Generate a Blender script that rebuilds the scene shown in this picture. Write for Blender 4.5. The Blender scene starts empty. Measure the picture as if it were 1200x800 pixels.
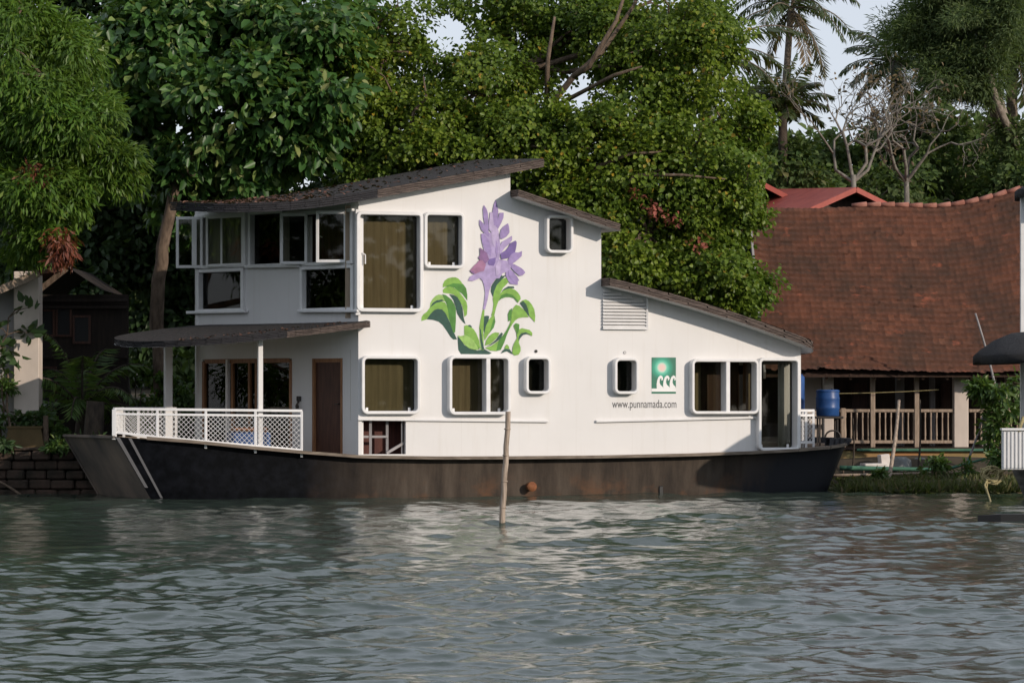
import bpy, math, random
import numpy as np
from mathutils import Vector
from mathutils.geometry import tessellate_polygon, delaunay_2d_cdt
random.seed(7); RNG = np.random.default_rng(11)
S = bpy.context.scene
COL = S.collection
F, H, HY = 3480.0, 1.95, 468.0          # focal length in photo pixels, eye height, horizon row
def P(px, py, Y): return Vector(((px-600)/F*Y, Y, H+(HY-py)/F*Y))
def rad(d): return math.radians(d)

# ------------------------------------------------------------------ materials
def newmat(name):
    m = bpy.data.materials.new(name); m.use_nodes = True
    nt = m.node_tree; b = nt.nodes['Principled BSDF']
    return m, nt, b
def N(nt, t, **kw):
    n = nt.nodes.new(t)
    for k, v in kw.items(): setattr(n, k, v)
    return n
def coords(nt, scale=(1,1,1), rz=0, kind='Object'):
    tc = N(nt, 'ShaderNodeTexCoord'); mp = N(nt, 'ShaderNodeMapping')
    mp.inputs['Scale'].default_value = scale; mp.inputs['Rotation'].default_value = (0,0,rz)
    nt.links.new(tc.outputs[kind], mp.inputs['Vector']); return mp.outputs['Vector']
def noise(nt, vec, scale, detail=5, rough=.55):
    n = N(nt, 'ShaderNodeTexNoise'); n.inputs['Scale'].default_value = scale
    n.inputs['Detail'].default_value = detail; n.inputs['Roughness'].default_value = rough
    nt.links.new(vec, n.inputs['Vector']); return n.outputs['Fac']
def ramp(nt, fac, stops):
    r = N(nt, 'ShaderNodeValToRGB'); e = r.color_ramp.elements
    while len(e) > 1: e.remove(e[-1])
    e[0].position = stops[0][0]; e[0].color = (*stops[0][1], 1)
    for p, c in stops[1:]:
        x = e.new(p); x.color = (*c, 1)
    nt.links.new(fac, r.inputs['Fac']); return r.outputs['Color']
def mixc(nt, fac, a, b, mode='MIX'):
    m = N(nt, 'ShaderNodeMix', data_type='RGBA', blend_type=mode)
    for sock, v in ((m.inputs[0], fac), (m.inputs[6], a), (m.inputs[7], b)):
        if hasattr(v, 'links'): nt.links.new(v, sock)
        elif isinstance(v, (int, float)): sock.default_value = v
        else: sock.default_value = (*v, 1)
    return m.outputs[2]
def bump(nt, b, h, strength=.4, dist=.02):
    n = N(nt, 'ShaderNodeBump'); n.inputs['Strength'].default_value = strength
    n.inputs['Distance'].default_value = dist
    nt.links.new(h, n.inputs['Height']); nt.links.new(n.outputs['Normal'], b.inputs['Normal'])
def mottled(name, c1, c2, scale=3, rough=.7, sc=(1,1,1), bs=.3, bd=.01, lo=.35, hi=.65, rz=0, detail=6, spec=.4):
    m, nt, b = newmat(name)
    v = coords(nt, sc, rz); f = noise(nt, v, scale, detail)
    nt.links.new(ramp(nt, f, [(lo, c1), (hi, c2)]), b.inputs['Base Color'])
    b.inputs['Roughness'].default_value = rough; b.inputs['Specular IOR Level'].default_value = spec
    if bs: bump(nt, b, noise(nt, v, scale*6, 4), bs, bd)
    return m
def plain(name, c, rough=.6, spec=.4, metal=0):
    return mottled(name, tuple(x*.93 for x in c), tuple(min(1, x*1.05) for x in c), 2.5, rough, bs=.06, bd=.004, spec=spec)

M = {}
BOAT_A = rad(18)                          # the boat lies turned 18 degrees
# white painted plywood: faint stains and runs
m, nt, b = newmat('white_paint')
v = coords(nt); f1 = noise(nt, v, .9, 4); v2 = coords(nt, (5,5,.35)); f2 = noise(nt, v2, 2.0, 5)
sp_ = N(nt, 'ShaderNodeSeparateXYZ'); nt.links.new(coords(nt, (1,1,1), -BOAT_A), sp_.inputs[0]); mj = N(nt, 'ShaderNodeMath', operation='MULTIPLY_ADD'); nt.links.new(sp_.outputs['X'], mj.inputs[0]); mj.inputs[1].default_value = 1/1.22; mj.inputs[2].default_value = 8.3
fj = N(nt, 'ShaderNodeMath', operation='FRACT'); nt.links.new(mj.outputs[0], fj.inputs[0]); lj = N(nt, 'ShaderNodeMath', operation='LESS_THAN'); nt.links.new(fj.outputs[0], lj.inputs[0]); lj.inputs[1].default_value = .010
base = ramp(nt, f1, [(.3, (.655,.645,.635)), (.7, (.70,.69,.68))])
st = ramp(nt, f2, [(.55, (1,1,1)), (.8, (.94,.93,.91))])
nt.links.new(mixc(nt, lj.outputs[0], mixc(nt, 1.0, base, st, 'MULTIPLY'), (.645,.63,.615)), b.inputs['Base Color'])   # board joints
b.inputs['Roughness'].default_value = .42; b.inputs['Specular IOR Level'].default_value = .35
bump(nt, b, noise(nt, v, 1.3, 3), .12, .03)
M['white'] = m
M['white_metal'] = plain('white_metal', (.74,.74,.74), .35)
M['frame_white'] = plain('frame_white', (.73,.725,.72), .3)
M['brown_wood'] = mottled('brown_wood', (.045,.016,.010), (.085,.034,.02), 4, .45, (6,6,.6))
M['tan_wood'] = mottled('tan_wood', (.22,.10,.045), (.32,.16,.075), 4, .5, (6,6,.6))
M['curtain'] = mottled('curtain', (.30,.235,.17), (.37,.30,.22), 3, .9, (7,7,.4), .2, .02)
M['room_shade'] = mottled('room_shade', (.010,.010,.011), (.022,.021,.021), 3, .8, (7,7,.4), 0)  # near-black sheets stand in for the shade inside the rooms
M['curtain_green'] = mottled('curtain_green', (.27,.225,.16), (.34,.285,.20), 2, .9, (7,7,.6), 0)
M['curtain_pale'] = mottled('curtain_pale', (.52,.52,.53), (.66,.66,.67), 3, .9, (16,16,.3), .2, .02)
M['red_panel'] = mottled('red_panel', (.06,.016,.012), (.10,.03,.02), 3, .7, (9,9,.4), .2)
M['pelmet'] = mottled('pelmet', (.36,.25,.10), (.5,.37,.17), 5, .8)
# glass: clear with mirror by fresnel
def glass(name, tint=(.8,.82,.8), ior=1.42):
    m, nt, b = newmat(name); nt.nodes.remove(b)
    out = nt.nodes['Material Output']; fr = N(nt, 'ShaderNodeFresnel'); fr.inputs['IOR'].default_value = ior
    t = N(nt, 'ShaderNodeBsdfTransparent'); t.inputs['Color'].default_value = (*tint, 1)
    g = N(nt, 'ShaderNodeBsdfGlossy'); g.inputs['Roughness'].default_value = .015
    x = N(nt, 'ShaderNodeMixShader')
    nt.links.new(fr.outputs[0], x.inputs[0]); nt.links.new(t.outputs[0], x.inputs[1]); nt.links.new(g.outputs[0], x.inputs[2])
    nt.links.new(x.outputs[0], out.inputs['Surface']); return m
M['glass'] = glass('window_glass', (.72,.72,.66))
# roof covering of tarred bamboo strips, laid in courses
def roofmat(name, c1, c2, bands=3.4):
    m, nt, b = newmat(name)
    v = coords(nt, (1,1,1), -BOAT_A)
    w = N(nt, 'ShaderNodeTexWave', wave_type='BANDS', bands_direction='X', wave_profile='SAW')
    w.inputs['Scale'].default_value = bands; w.inputs['Distortion'].default_value = 1.2
    w.inputs['Detail'].default_value = 3; w.inputs['Detail Scale'].default_value = 2
    nt.links.new(v, w.inputs['Vector'])
    v3 = coords(nt, (6,1.2,26), -BOAT_A); f = noise(nt, v3, 2.2, 6, .65)
    c = ramp(nt, f, [(.3, c1), (.72, c2)])
    c = mixc(nt, .8, c, ramp(nt, w.outputs['Fac'], [(0, (.35,.35,.35)), (.8, (1,1,1)), (1, (.2,.2,.2))]), 'MULTIPLY')
    nt.links.new(c, b.inputs['Base Color']); b.inputs['Roughness'].default_value = .8
    a = N(nt, 'ShaderNodeMath', operation='ADD'); nt.links.new(w.outputs['Fac'], a.inputs[0]); nt.links.new(f, a.inputs[1])
    bump(nt, b, a.outputs[0], .9, .03); return m
M['bamboo_roof'] = roofmat('tarred_bamboo', (.020,.017,.016), (.088,.069,.059))
M['fascia'] = mottled('bamboo_fascia', (.055,.042,.037), (.17,.13,.11), 3, .85, (1.5,1.5,16), .8, .02)
M['fascia_dark'] = mottled('tarred_fascia', (.014,.014,.017), (.032,.03,.034), 3, .7, (1.5,1.5,14), .7, .02)
# hull: old tarring, worn grey-brown along the flank, rust near the waterline, painted stern shadow
m, nt, b = newmat('tarred_hull')
v = coords(nt, (1,1,1), -BOAT_A); vs = coords(nt, (2.2,2.2,.35), -BOAT_A)
sep = N(nt, 'ShaderNodeSeparateXYZ'); nt.links.new(v, sep.inputs[0])
worn = N(nt, 'ShaderNodeMapRange'); nt.links.new(sep.outputs['X'], worn.inputs[0])
worn.inputs[1].default_value = -3.6; worn.inputs[2].default_value = -1.3
f = noise(nt, vs, 1.6, 7, .62); f2 = noise(nt, v, 5, 6, .6)
old = ramp(nt, f, [(.28, (.03,.025,.022)), (.5, (.062,.049,.039)), (.75, (.10,.081,.065))])
b.inputs['Specular IOR Level'].default_value = .06
new = ramp(nt, f2, [(.4, (.0025,.003,.004)), (.72, (.007,.008,.011))])
c = mixc(nt, worn.outputs[0], new, old)
zr = N(nt, 'ShaderNodeMapRange'); nt.links.new(sep.outputs['Z'], zr.inputs[0])
zr.inputs[1].default_value = .5; zr.inputs[2].default_value = -.02
rn = N(nt, 'ShaderNodeMath', operation='MULTIPLY'); nt.links.new(zr.outputs[0], rn.inputs[0])
rr = ramp(nt, noise(nt, v, 1.1, 6, .65), [(.5, (0,0,0)), (.62, (1,1,1))]); nt.links.new(rr, rn.inputs[1])
rw = N(nt, 'ShaderNodeMath', operation='MULTIPLY'); nt.links.new(rn.outputs[0], rw.inputs[0]); nt.links.new(worn.outputs[0], rw.inputs[1])
c = mixc(nt, rw.outputs[0], c, (.12,.066,.04))
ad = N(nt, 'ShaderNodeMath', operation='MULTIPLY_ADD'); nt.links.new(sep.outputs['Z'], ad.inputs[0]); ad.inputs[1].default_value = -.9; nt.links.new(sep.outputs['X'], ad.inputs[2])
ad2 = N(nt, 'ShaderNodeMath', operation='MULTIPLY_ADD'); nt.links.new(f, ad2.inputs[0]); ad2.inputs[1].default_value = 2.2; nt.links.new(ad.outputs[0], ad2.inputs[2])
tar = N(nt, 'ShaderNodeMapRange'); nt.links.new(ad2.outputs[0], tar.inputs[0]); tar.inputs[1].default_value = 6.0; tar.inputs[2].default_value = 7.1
c = mixc(nt, tar.outputs[0], c, (.022,.023,.027))  # dark stern plating and its soft slanting shadow painted into the colour
nt.links.new(c, b.inputs['Base Color']); b.inputs['Roughness'].default_value = .55
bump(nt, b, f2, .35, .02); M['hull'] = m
M['bow_plate'] = mottled('weathered_plate', (.09,.08,.075), (.26,.20,.16), .8, .8, (1.2,1.2,.6), .4, .01)
M['stern_plate'] = mottled('stern_plating', (.02,.022,.028), (.055,.055,.062), 2.5, .5, (7,7,.5), .6, .03)
M['rust'] = mottled('rust', (.16,.055,.022), (.30,.12,.05), 6, .8)
M['wood_lip'] = mottled('wood_lip', (.11,.085,.065), (.22,.18,.14), 3, .7, (1,1,8))
M['stripe'] = plain('faded_stripe', (.13,.13,.135), .7)
M['deck'] = mottled('deck_wood', (.10,.075,.05), (.18,.13,.09), 4, .7)
for k, c in dict(lilac=(.42,.33,.58), lilac2=(.33,.245,.50), lilac3=(.50,.41,.64), violet=(.18,.12,.36), mauve=(.25,.13,.30), rosy=(.36,.17,.30),
                 leaf_l=(.22,.44,.07), leaf_m=(.07,.24,.035), leaf_ll=(.31,.53,.13), leaf_d=(.016,.075,.055), line=(.6,.7,.5)).items():
    M[k] = mottled('mural_'+k, tuple(x*.72 for x in c), tuple(x*.98 for x in c), 9, .6, bs=0)
M['black'] = plain('black_paint', (.012,.012,.013), .5)
M['lettering'] = plain('grey_lettering', (.07,.07,.075), .6)
M['sign_green'] = plain('sign_green', (.0,.13,.07), .4)
M['sign_white'] = plain('sign_white', (.78,.78,.77), .4)
M['blue_plastic'] = mottled('blue_plastic', (.012,.05,.17), (.02,.075,.23), 4, .4, bs=.1)
M['iron'] = mottled('dark_iron', (.02,.02,.02), (.06,.045,.035), 8, .6)
M['bamboo'] = mottled('bamboo_pole', (.20,.15,.11), (.42,.34,.27), 3, .6, (12,12,1.2), .3)
M['plaster'] = mottled('plaster', (.52,.45,.39), (.68,.59,.52), 1.2, .85, (1.2,1.2,.6), .3)
M['plaster_grey'] = mottled('plaster_grey', (.25,.24,.24), (.36,.34,.33), 1.2, .85)
M['beige_wood'] = mottled('beige_wood', (.25,.185,.135), (.38,.295,.225), 4, .6, (6,6,1))
M['dark_wood'] = mottled('dark_wood', (.03,.018,.013), (.065,.038,.027), 3, .7, (5,5,.6))
M['grey_post'] = mottled('grey_post', (.22,.21,.21), (.33,.31,.31), 2, .8)
M['laterite'] = mottled('laterite', (.024,.02,.014), (.075,.048,.036), 3, .95, bs=.8, bd=.03)
M['planter'] = mottled('planter_clay', (.085,.06,.025), (.13,.09,.04), 3, .9)
M['red_roof'] = mottled('red_sheet', (.30,.055,.04), (.40,.085,.06), 1.2, .6, (3,3,1))
M['green_paint'] = mottled('green_edge', (.04,.12,.08), (.07,.19,.12), 5, .7)
M['tarp_grey'] = mottled('tarp_grey', (.13,.14,.14), (.22,.23,.23), 3, .8)
M['board_white'] = mottled('board_white', (.55,.5,.47), (.7,.66,.62), 3, .8)
M['rope'] = mottled('rope_straw', (.30,.25,.12), (.45,.39,.21), 30, .95, bs=.8)
M['thatch'] = mottled('black_thatch', (.012,.012,.014), (.035,.034,.036), 8, .8, (2,2,10), .9, .03)
M['old_wood'] = mottled('old_boat_wood', (.09,.085,.08), (.2,.185,.17), 3, .8, (1,1,5))
M['bark'] = mottled('bark', (.085,.06,.042), (.20,.145,.105), 6, .95, (2,2,.6), .9, .03)
M['bark_pale'] = mottled('bark_pale', (.17,.14,.11), (.32,.27,.225), 6, .95, (2,2,.6), .9, .03)
M['bark_dark'] = mottled('bark_dark', (.035,.028,.022), (.085,.066,.05), 6, .95, (2,2,.6), .9, .03)
M['twig_grey'] = mottled('twig_grey', (.13,.12,.10), (.24,.225,.195), 6, .95, (2,2,.6), .6, .02)
M['deep_timber'] = mottled('deep_timber', (.012,.008,.006), (.026,.017,.012), 3, .8, (5,5,.6))
M['palm_trunk'] = mottled('palm_trunk', (.12,.095,.07), (.24,.19,.15), 4, .95, (1,1,6), .8, .03)
# stained plinth: ochre wash, algae to one side
m, nt, b = newmat('stained_plinth')
v = coords(nt); f = noise(nt, v, 1.1, 6, .6)
c = ramp(nt, f, [(.38, (.40,.20,.08)), (.55, (.33,.21,.09)), (.68, (.20,.19,.085))])
nt.links.new(c, b.inputs['Base Color']); b.inputs['Roughness'].default_value = .9; M['plinth'] = m
# mangalore tiles: one tone per tile from its (column,row) in the UV map, lichen over it
m, nt, b = newmat('clay_tiles')
uv = N(nt, 'ShaderNodeUVMap'); fl = N(nt, 'ShaderNodeVectorMath', operation='FLOOR'); nt.links.new(uv.outputs[0], fl.inputs[0])
wn = N(nt, 'ShaderNodeTexWhiteNoise', noise_dimensions='2D'); nt.links.new(fl.outputs[0], wn.inputs['Vector'])
c = ramp(nt, wn.outputs['Value'], [(0, (.095,.042,.028)), (.6, (.122,.052,.033)), (.95, (.145,.060,.037)), (.985, (.15,.062,.038)), (1, (.21,.09,.055))])
v = coords(nt); li = ramp(nt, noise(nt, v, .75, 7, .68), [(.40, (0,0,0)), (.60, (1,1,1))])
c = mixc(nt, li, c, mixc(nt, .68, c, (.045,.033,.026)))
or_ = ramp(nt, noise(nt, coords(nt, (1,1,1.6)), 1.9, 6, .7), [(.60, (0,0,0)), (.70, (.75,.75,.75))])
c = mixc(nt, or_, c, (.26,.085,.05))
nt.links.new(c, b.inputs['Base Color']); b.inputs['Roughness'].default_value = .92; b.inputs['Specular IOR Level'].default_value = .15
bump(nt, b, noise(nt, v, 22, 4), .5, .02); M['tiles'] = m
M['ridge_tile'] = mottled('ridge_tile', (.22,.085,.06), (.36,.17,.13), 4, .9)
M['ground'] = mottled('bank_soil', (.035,.028,.018), (.07,.055,.035), .8, .95)
# water: turbid lake, fine ripple as bump on top of the modelled waves
m, nt, b = newmat('lake_water')
b.inputs['Base Color'].default_value = (.038,.056,.043,1); b.inputs['Roughness'].default_value = .025
b.inputs['IOR'].default_value = 1.33
v = coords(nt, (1,.8,1)); n1 = noise(nt, v, 6.5, 6, .6)
bump(nt, b, n1, .17, .05); M['water'] = m
def leafmat(name, stops, trans=.3, rough=.4, patch=None, spec=.5):
    m, nt, b = newmat(name)
    g = N(nt, 'ShaderNodeNewGeometry')
    c = ramp(nt, g.outputs['Random Per Island'], stops)
    if patch:
        f = ramp(nt, noise(nt, coords(nt), .55, 3), [(.42, (0,0,0)), (.62, (1,1,1))])
        c = mixc(nt, f, c, mixc(nt, .55, c, patch))
    nt.links.new(c, b.inputs['Base Color']); b.inputs['Roughness'].default_value = rough
    b.inputs['Specular IOR Level'].default_value = spec
    t = N(nt, 'ShaderNodeBsdfTranslucent')
    nt.links.new(mixc(nt, .5, c, (.22,.34,.03)), t.inputs['Color'])
    x = N(nt, 'ShaderNodeMixShader'); x.inputs[0].default_value = trans
    nt.links.new(b.outputs[0], x.inputs[1]); nt.links.new(t.outputs[0], x.inputs[2])
    nt.links.new(x.outputs[0], nt.nodes['Material Output'].inputs['Surface']); return m
M['lf_portia'] = leafmat('portia_leaves', [(0,(.075,.122,.014)),(.5,(.138,.205,.02)),(.85,(.205,.275,.03)),(.965,(.23,.28,.04)),(.988,(.40,.28,.03)),(1,(.40,.2,.03))], .36, .42, (.08,.15,.03), .3)
M['lf_almond'] = leafmat('almond_leaves', [(0,(.035,.09,.024)),(.55,(.06,.145,.034)),(.85,(.105,.20,.05)),(.93,(.20,.27,.08)),(1,(.28,.30,.11))], .3, .4, None, .35)
M['lf_mango'] = leafmat('mango_leaves', [(0,(.05,.115,.014)),(.5,(.085,.175,.02)),(.9,(.13,.23,.032)),(1,(.2,.26,.05))], .36, .45, (.06,.10,.016), .3)
M['lf_red'] = leafmat('young_red_leaves', [(0,(.13,.03,.018)),(1,(.22,.065,.03))], .3, .5)
M['lf_blossom'] = leafmat('coral_blossoms', [(0,(.22,.05,.04)),(1,(.42,.13,.10))], .3, .6)
M['lf_feather'] = leafmat('feathery_leaves', [(0,(.065,.10,.045)),(.7,(.10,.145,.06)),(1,(.15,.185,.08))], .38, .7, None, .15)
M['lf_back'] = leafmat('background_leaves', [(0,(.05,.095,.03)),(.6,(.08,.135,.042)),(.95,(.115,.17,.055)),(1,(.19,.19,.09))], .33, .7, (.10,.11,.055), .2)
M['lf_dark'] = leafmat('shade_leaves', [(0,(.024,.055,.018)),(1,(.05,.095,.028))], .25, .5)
M['lf_palm'] = leafmat('palm_leaflets', [(0,(.035,.06,.02)),(.7,(.06,.085,.03)),(1,(.12,.10,.045))], .25, .45)
M['lf_dry'] = leafmat('dry_leaflets', [(0,(.10,.07,.04)),(1,(.2,.14,.08))], .2, .7)
M['lf_shrub'] = leafmat('shrub_leaves', [(0,(.04,.09,.018)),(.8,(.075,.14,.028)),(1,(.13,.17,.04))], .3, .45)
M['grass'] = leafmat('bank_grass', [(0,(.05,.06,.018)),(.5,(.07,.085,.024)),(.85,(.10,.095,.035)),(1,(.16,.11,.06))], .25, .7)
M['litter'] = leafmat('leaf_litter', [(0,(.05,.022,.016)),(.7,(.13,.05,.03)),(1,(.26,.13,.08))], .05, .8)

# ------------------------------------------------------------------ mesh helpers
class MB:
    def __init__(s): s.v = []; s.f = []
    def add(s, vs, fs):
        o = len(s.v); s.v += [Vector(x) for x in vs]; s.f += [tuple(i+o for i in f) for f in fs]
    def box(s, c, ax, half, bev=0):           # oriented box: centre, 3 axes, half sizes
        c = Vector(c); X, Y, Z = [Vector(a).normalized()*h for a, h in zip(ax, half)]
        if bev:
            k = bev; hx, hy, hz = half; ux, uy, uz = [Vector(a).normalized() for a in ax]
            vs = []; 
            for (sx, sy, sz) in [(a,b_,c_) for a in (-1,1) for b_ in (-1,1) for c_ in (-1,1)]:
                vs += [c+ux*sx*(hx-k)+uy*sy*(hy-k)+uz*sz*hz, c+ux*sx*(hx-k)+uy*sy*hy+uz*sz*(hz-k), c+ux*sx*hx+uy*sy*(hy-k)+uz*sz*(hz-k)]
            import bmesh
            bm = bmesh.new(); [bm.verts.new(p) for p in vs]
            r = bmesh.ops.convex_hull(bm, input=bm.verts); bm.verts.ensure_lookup_table(); bm.verts.index_update()
            s.add([x.co for x in bm.verts], [[q.index for q in fc.verts] for fc in bm.faces]); bm.free(); return
        vs = [c+X*a+Y*b_+Z*d for a in (-1,1) for b_ in (-1,1) for d in (-1,1)]
        s.add(vs, [(0,1,3,2),(4,6,7,5),(0,4,5,1),(2,3,7,6),(0,2,6,4),(1,5,7,3)])
    def wbox(s, a, b_, bev=0):                # world aligned from corner to corner
        a, b_ = Vector(a), Vector(b_); h = (b_-a)/2
        s.box((a+b_)/2, ((1,0,0),(0,1,0),(0,0,1)), [abs(x) for x in h], bev)
    def bar(s, p, q, w, d=None, up=(0,0,1), bev=0):
        p, q = Vector(p), Vector(q); L = q-p; u = L.normalized(); up = Vector(up)
        if abs(u.dot(up)) > .95: up = Vector((0,1,0))
        r = u.cross(up).normalized(); t = r.cross(u)
        s.box((p+q)/2, (u, r, t), (L.length/2, w/2, (d or w)/2), bev)
    def tube(s, pts, rr, n=7, cap=True):
        pts = [Vector(p) for p in pts]
        if isinstance(rr, (int, float)): rr = [rr]*len(pts)
        o = len(s.v); prev = None
        for i, p in enumerate(pts):
            d = (pts[min(i+1, len(pts)-1)]-pts[max(i-1, 0)]).normalized()
            if prev is None:
                a = Vector((0,0,1)) if abs(d.z) < .9 else Vector((1,0,0)); prev = d.cross(a).normalized()
            prev = (prev-d*prev.dot(d)).normalized(); b_ = d.cross(prev)
            for k in range(n):
                th = 2*math.pi*k/n; s.v.append(p+(prev*math.cos(th)+b_*math.sin(th))*rr[i])
        for i in range(len(pts)-1):
            for k in range(n):
                a = o+i*n+k; c = o+i*n+(k+1) % n; s.f.append((a, c, c+n, a+n))
        if cap: s.f.append(tuple(o+k for k in range(n))[::-1]); s.f.append(tuple(o+(len(pts)-1)*n+k for k in range(n)))
    def lathe(s, c, prof, n=24):              # profile of (radius, z)
        c = Vector(c); o = len(s.v)
        for r, z in prof:
            for k in range(n):
                th = 2*math.pi*k/n; s.v.append(c+Vector((r*math.cos(th), r*math.sin(th), z)))
        for i in range(len(prof)-1):
            for k in range(n):
                a = o+i*n+k; b_ = o+i*n+(k+1) % n; s.f.append((a, b_, b_+n, a+n))
        s.f.append(tuple(o+k for k in range(n))[::-1]); s.f.append(tuple(o+(len(prof)-1)*n+k for k in range(n)))
    def build(s, name, mat, parent=None, smooth=False, root=None):
        me = bpy.data.meshes.new(name); off = root_loc(parent)
        me.from_pydata([tuple(x-off) for x in s.v], [], s.f); me.update()
        import bmesh
        bm = bmesh.new(); bm.from_mesh(me); bmesh.ops.recalc_face_normals(bm, faces=bm.faces); bm.to_mesh(me); bm.free()
        return link(name, me, mat, parent, smooth)
def root_loc(o):
    v = Vector((0,0,0))
    while o is not None: v = v+o.location; o = o.parent
    return v
def link(name, me, mat, parent=None, smooth=False):
    o = bpy.data.objects.new(name, me); COL.objects.link(o)
    if mat: me.materials.append(M[mat] if isinstance(mat, str) else mat)
    if parent: o.parent = parent
    if smooth: me.polygons.foreach_set('use_smooth', [True]*len(me.polygons))
    return o
def tag(o, label=None, cat=None, group=None, kind=None):
    for k, v in (('label', label), ('category', cat), ('group', group), ('kind', kind)):
        if v: o[k] = v
    return o
def thing(name, loc, label, cat, group=None):
    o = bpy.data.objects.new(name, None); COL.objects.link(o); o.location = loc; o.empty_display_size = .3
    return tag(o, label, cat, group)
def npmesh(name, V, loops, sizes, mat, parent=None, smooth=False):
    me = bpy.data.meshes.new(name); V = np.asarray(V, dtype=np.float32)
    V = V-np.array(root_loc(parent), dtype=np.float32)
    me.vertices.add(len(V)); me.vertices.foreach_set('co', V.ravel())
    me.loops.add(len(loops)); me.loops.foreach_set('vertex_index', np.asarray(loops, dtype=np.int32))
    sizes = np.asarray(sizes, dtype=np.int32); st = np.concatenate(([0], np.cumsum(sizes)[:-1])).astype(np.int32)
    me.polygons.add(len(sizes)); me.polygons.foreach_set('loop_start', st)
    me.update(calc_edges=True); me.validate()
    return link(name, me, mat, parent, smooth)

# ------------------------------------------------------------------ planes of the boat house
A2 = np.array([(420-600)/F*59.0, 59.0])
class Plane:
    def __init__(s, o, e, m): s.o, s.e, s.m = np.array(o, float), np.array(e, float), np.array(m, float)
    def uz(s, px, py, off=0):
        k = (px-600)/F; o = s.o+s.m*off
        u = (k*o[1]-o[0])/(s.e[0]-k*s.e[1]); Y = o[1]+u*s.e[1]
        return (u, H+(HY-py)/F*Y)
    def pt(s, u, z, off=0):
        p = s.o+s.e*u+s.m*off; return Vector((p[0], p[1], z))
    @property
    def ev(s): return Vector((s.e[0], s.e[1], 0))
    @property
    def mv(s): return Vector((s.m[0], s.m[1], 0))
ES = np.array([math.cos(BOAT_A), math.sin(BOAT_A)]); ET = np.array([-math.sin(BOAT_A), math.cos(BOAT_A)])
FI = rad(42); EB = np.array([-math.cos(FI), math.sin(FI)]); MBW = np.array([math.sin(FI), math.cos(FI)])
SIDE = Plane(A2, ES, ET); BOW = Plane(A2, EB, MBW)
UP = Vector((0,0,1))
def BT(s, t, z):                               # boat coordinates (along, across, up)
    p = A2+ES*s+ET*t; return Vector((p[0], p[1], z))
def plate(mb, pl, outer, holes, off0, off1):   # slab with openings between two offsets of a plane
    loops = [outer]+holes
    flat = [q for lp in loops for q in lp]; ed = []; o = 0
    for lp in loops: ed += [(o+i, o+(i+1) % len(lp)) for i in range(len(lp))]; o += len(lp)
    def inside(p, lp):
        c = False
        for i in range(len(lp)):
            (x0, y0), (x1, y1) = lp[i-1], lp[i]
            if (y0 > p[1]) != (y1 > p[1]) and p[0] < (x1-x0)*(p[1]-y0)/(y1-y0)+x0: c = not c
        return c
    cv, _, tr_, _, _, _ = delaunay_2d_cdt([Vector(q) for q in flat], ed, [], 0, 1e-6)
    if len(cv) != len(flat): print('CROSSING OPENINGS', [(min(q[0] for q in h), max(q[0] for q in h), min(q[1] for q in h), max(q[1] for q in h)) for h in holes], outer); raise SystemExit(1)
    tris = []
    for t in tr_:
        c = (sum(cv[i].x for i in t)/3, sum(cv[i].y for i in t)/3)
        if inside(c, outer) and not any(inside(c, h) for h in holes): tris.append(tuple(t))
    n = len(flat); vs = [pl.pt(u, z, off0) for u, z in flat]+[pl.pt(u, z, off1) for u, z in flat]
    fs = [tuple(t) for t in tris]+[tuple(i+n for i in t)[::-1] for t in tris]
    o = 0
    for lp in loops:
        L = len(lp)
        for i in range(L): a, b_ = o+i, o+(i+1) % L; fs.append((a, b_, b_+n, a+n))
        o += L
    mb.add(vs, fs)
def rrect(u0, z0, u1, z1, r, n=5):
    if u0 > u1: u0, u1 = u1, u0
    if z0 > z1: z0, z1 = z1, z0
    r = max(min(r, (u1-u0)/2-.001, (z1-z0)/2-.001), .002); out = []
    for cx, cz, a0 in ((u1-r, z1-r, 0), (u0+r, z1-r, 90), (u0+r, z0+r, 180), (u1-r, z0+r, 270)):
        for k in range(n+1):
            a = rad(a0+90*k/n); out.append((cx+r*math.cos(a), cz+r*math.sin(a)))
    return out
def inset(rc, d): u0, z0, u1, z1 = rc; return (u0+d, z0+d, u1-d, z1-d)
def ring(mb, pl, rc, w, r, proud, deep, bev=.012):
    prof = [(0, 0.0), (0, -proud+bev), (bev, -proud), (w-bev, -proud), (w, -proud+bev), (w, deep)]
    n = None; o = len(mb.v)
    for d, off in prof:
        lp = rrect(*inset(rc, d), max(r-d, .015)); n = len(lp)
        mb.v += [pl.pt(u, z, off) for u, z in lp]
    for i in range(len(prof)-1):
        for k in range(n): a = o+i*n+k; b_ = o+i*n+(k+1) % n; mb.f.append((a, b_, b_+n, a+n))
def rect_px(pl, x0, y0, x1, y1, off):
    u0, _ = pl.uz(x0, y0, off); u1, _ = pl.uz(x1, y1, off)
    if u0 > u1: u0, u1 = u1, u0
    xm = (x0+x1)/2
    return (u0, pl.uz(xm, y1, off)[1], u1, pl.uz(xm, y0, off)[1])
HOLES = {'side': [], 'bow': []}
# ------------------------------------------------------------------ the houseboat
boat = thing('houseboat', BT(2.5, 1.9, 0), 'two storey white houseboat with dark hull, sloping roofs and a painted purple flower', 'houseboat')
TILT = .073
def z_roof1(s, t): return 6.045+.2*s+(.034*s*s if s < 0 else 0)+TILT*(t+.35)
def z_porch(s, t): return 3.48+.135*s+(.006*s*s)+TILT*(t+.3)
def z_roof2(s, t): return 6.156-.30*(s-3.2)+.02*(t+.5)
def z_roof3(s, t):
    x = (s-5.1)/4.65; return 4.42-1.30*x+.36*x*(1-x)+.02*(t+.5)
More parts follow.
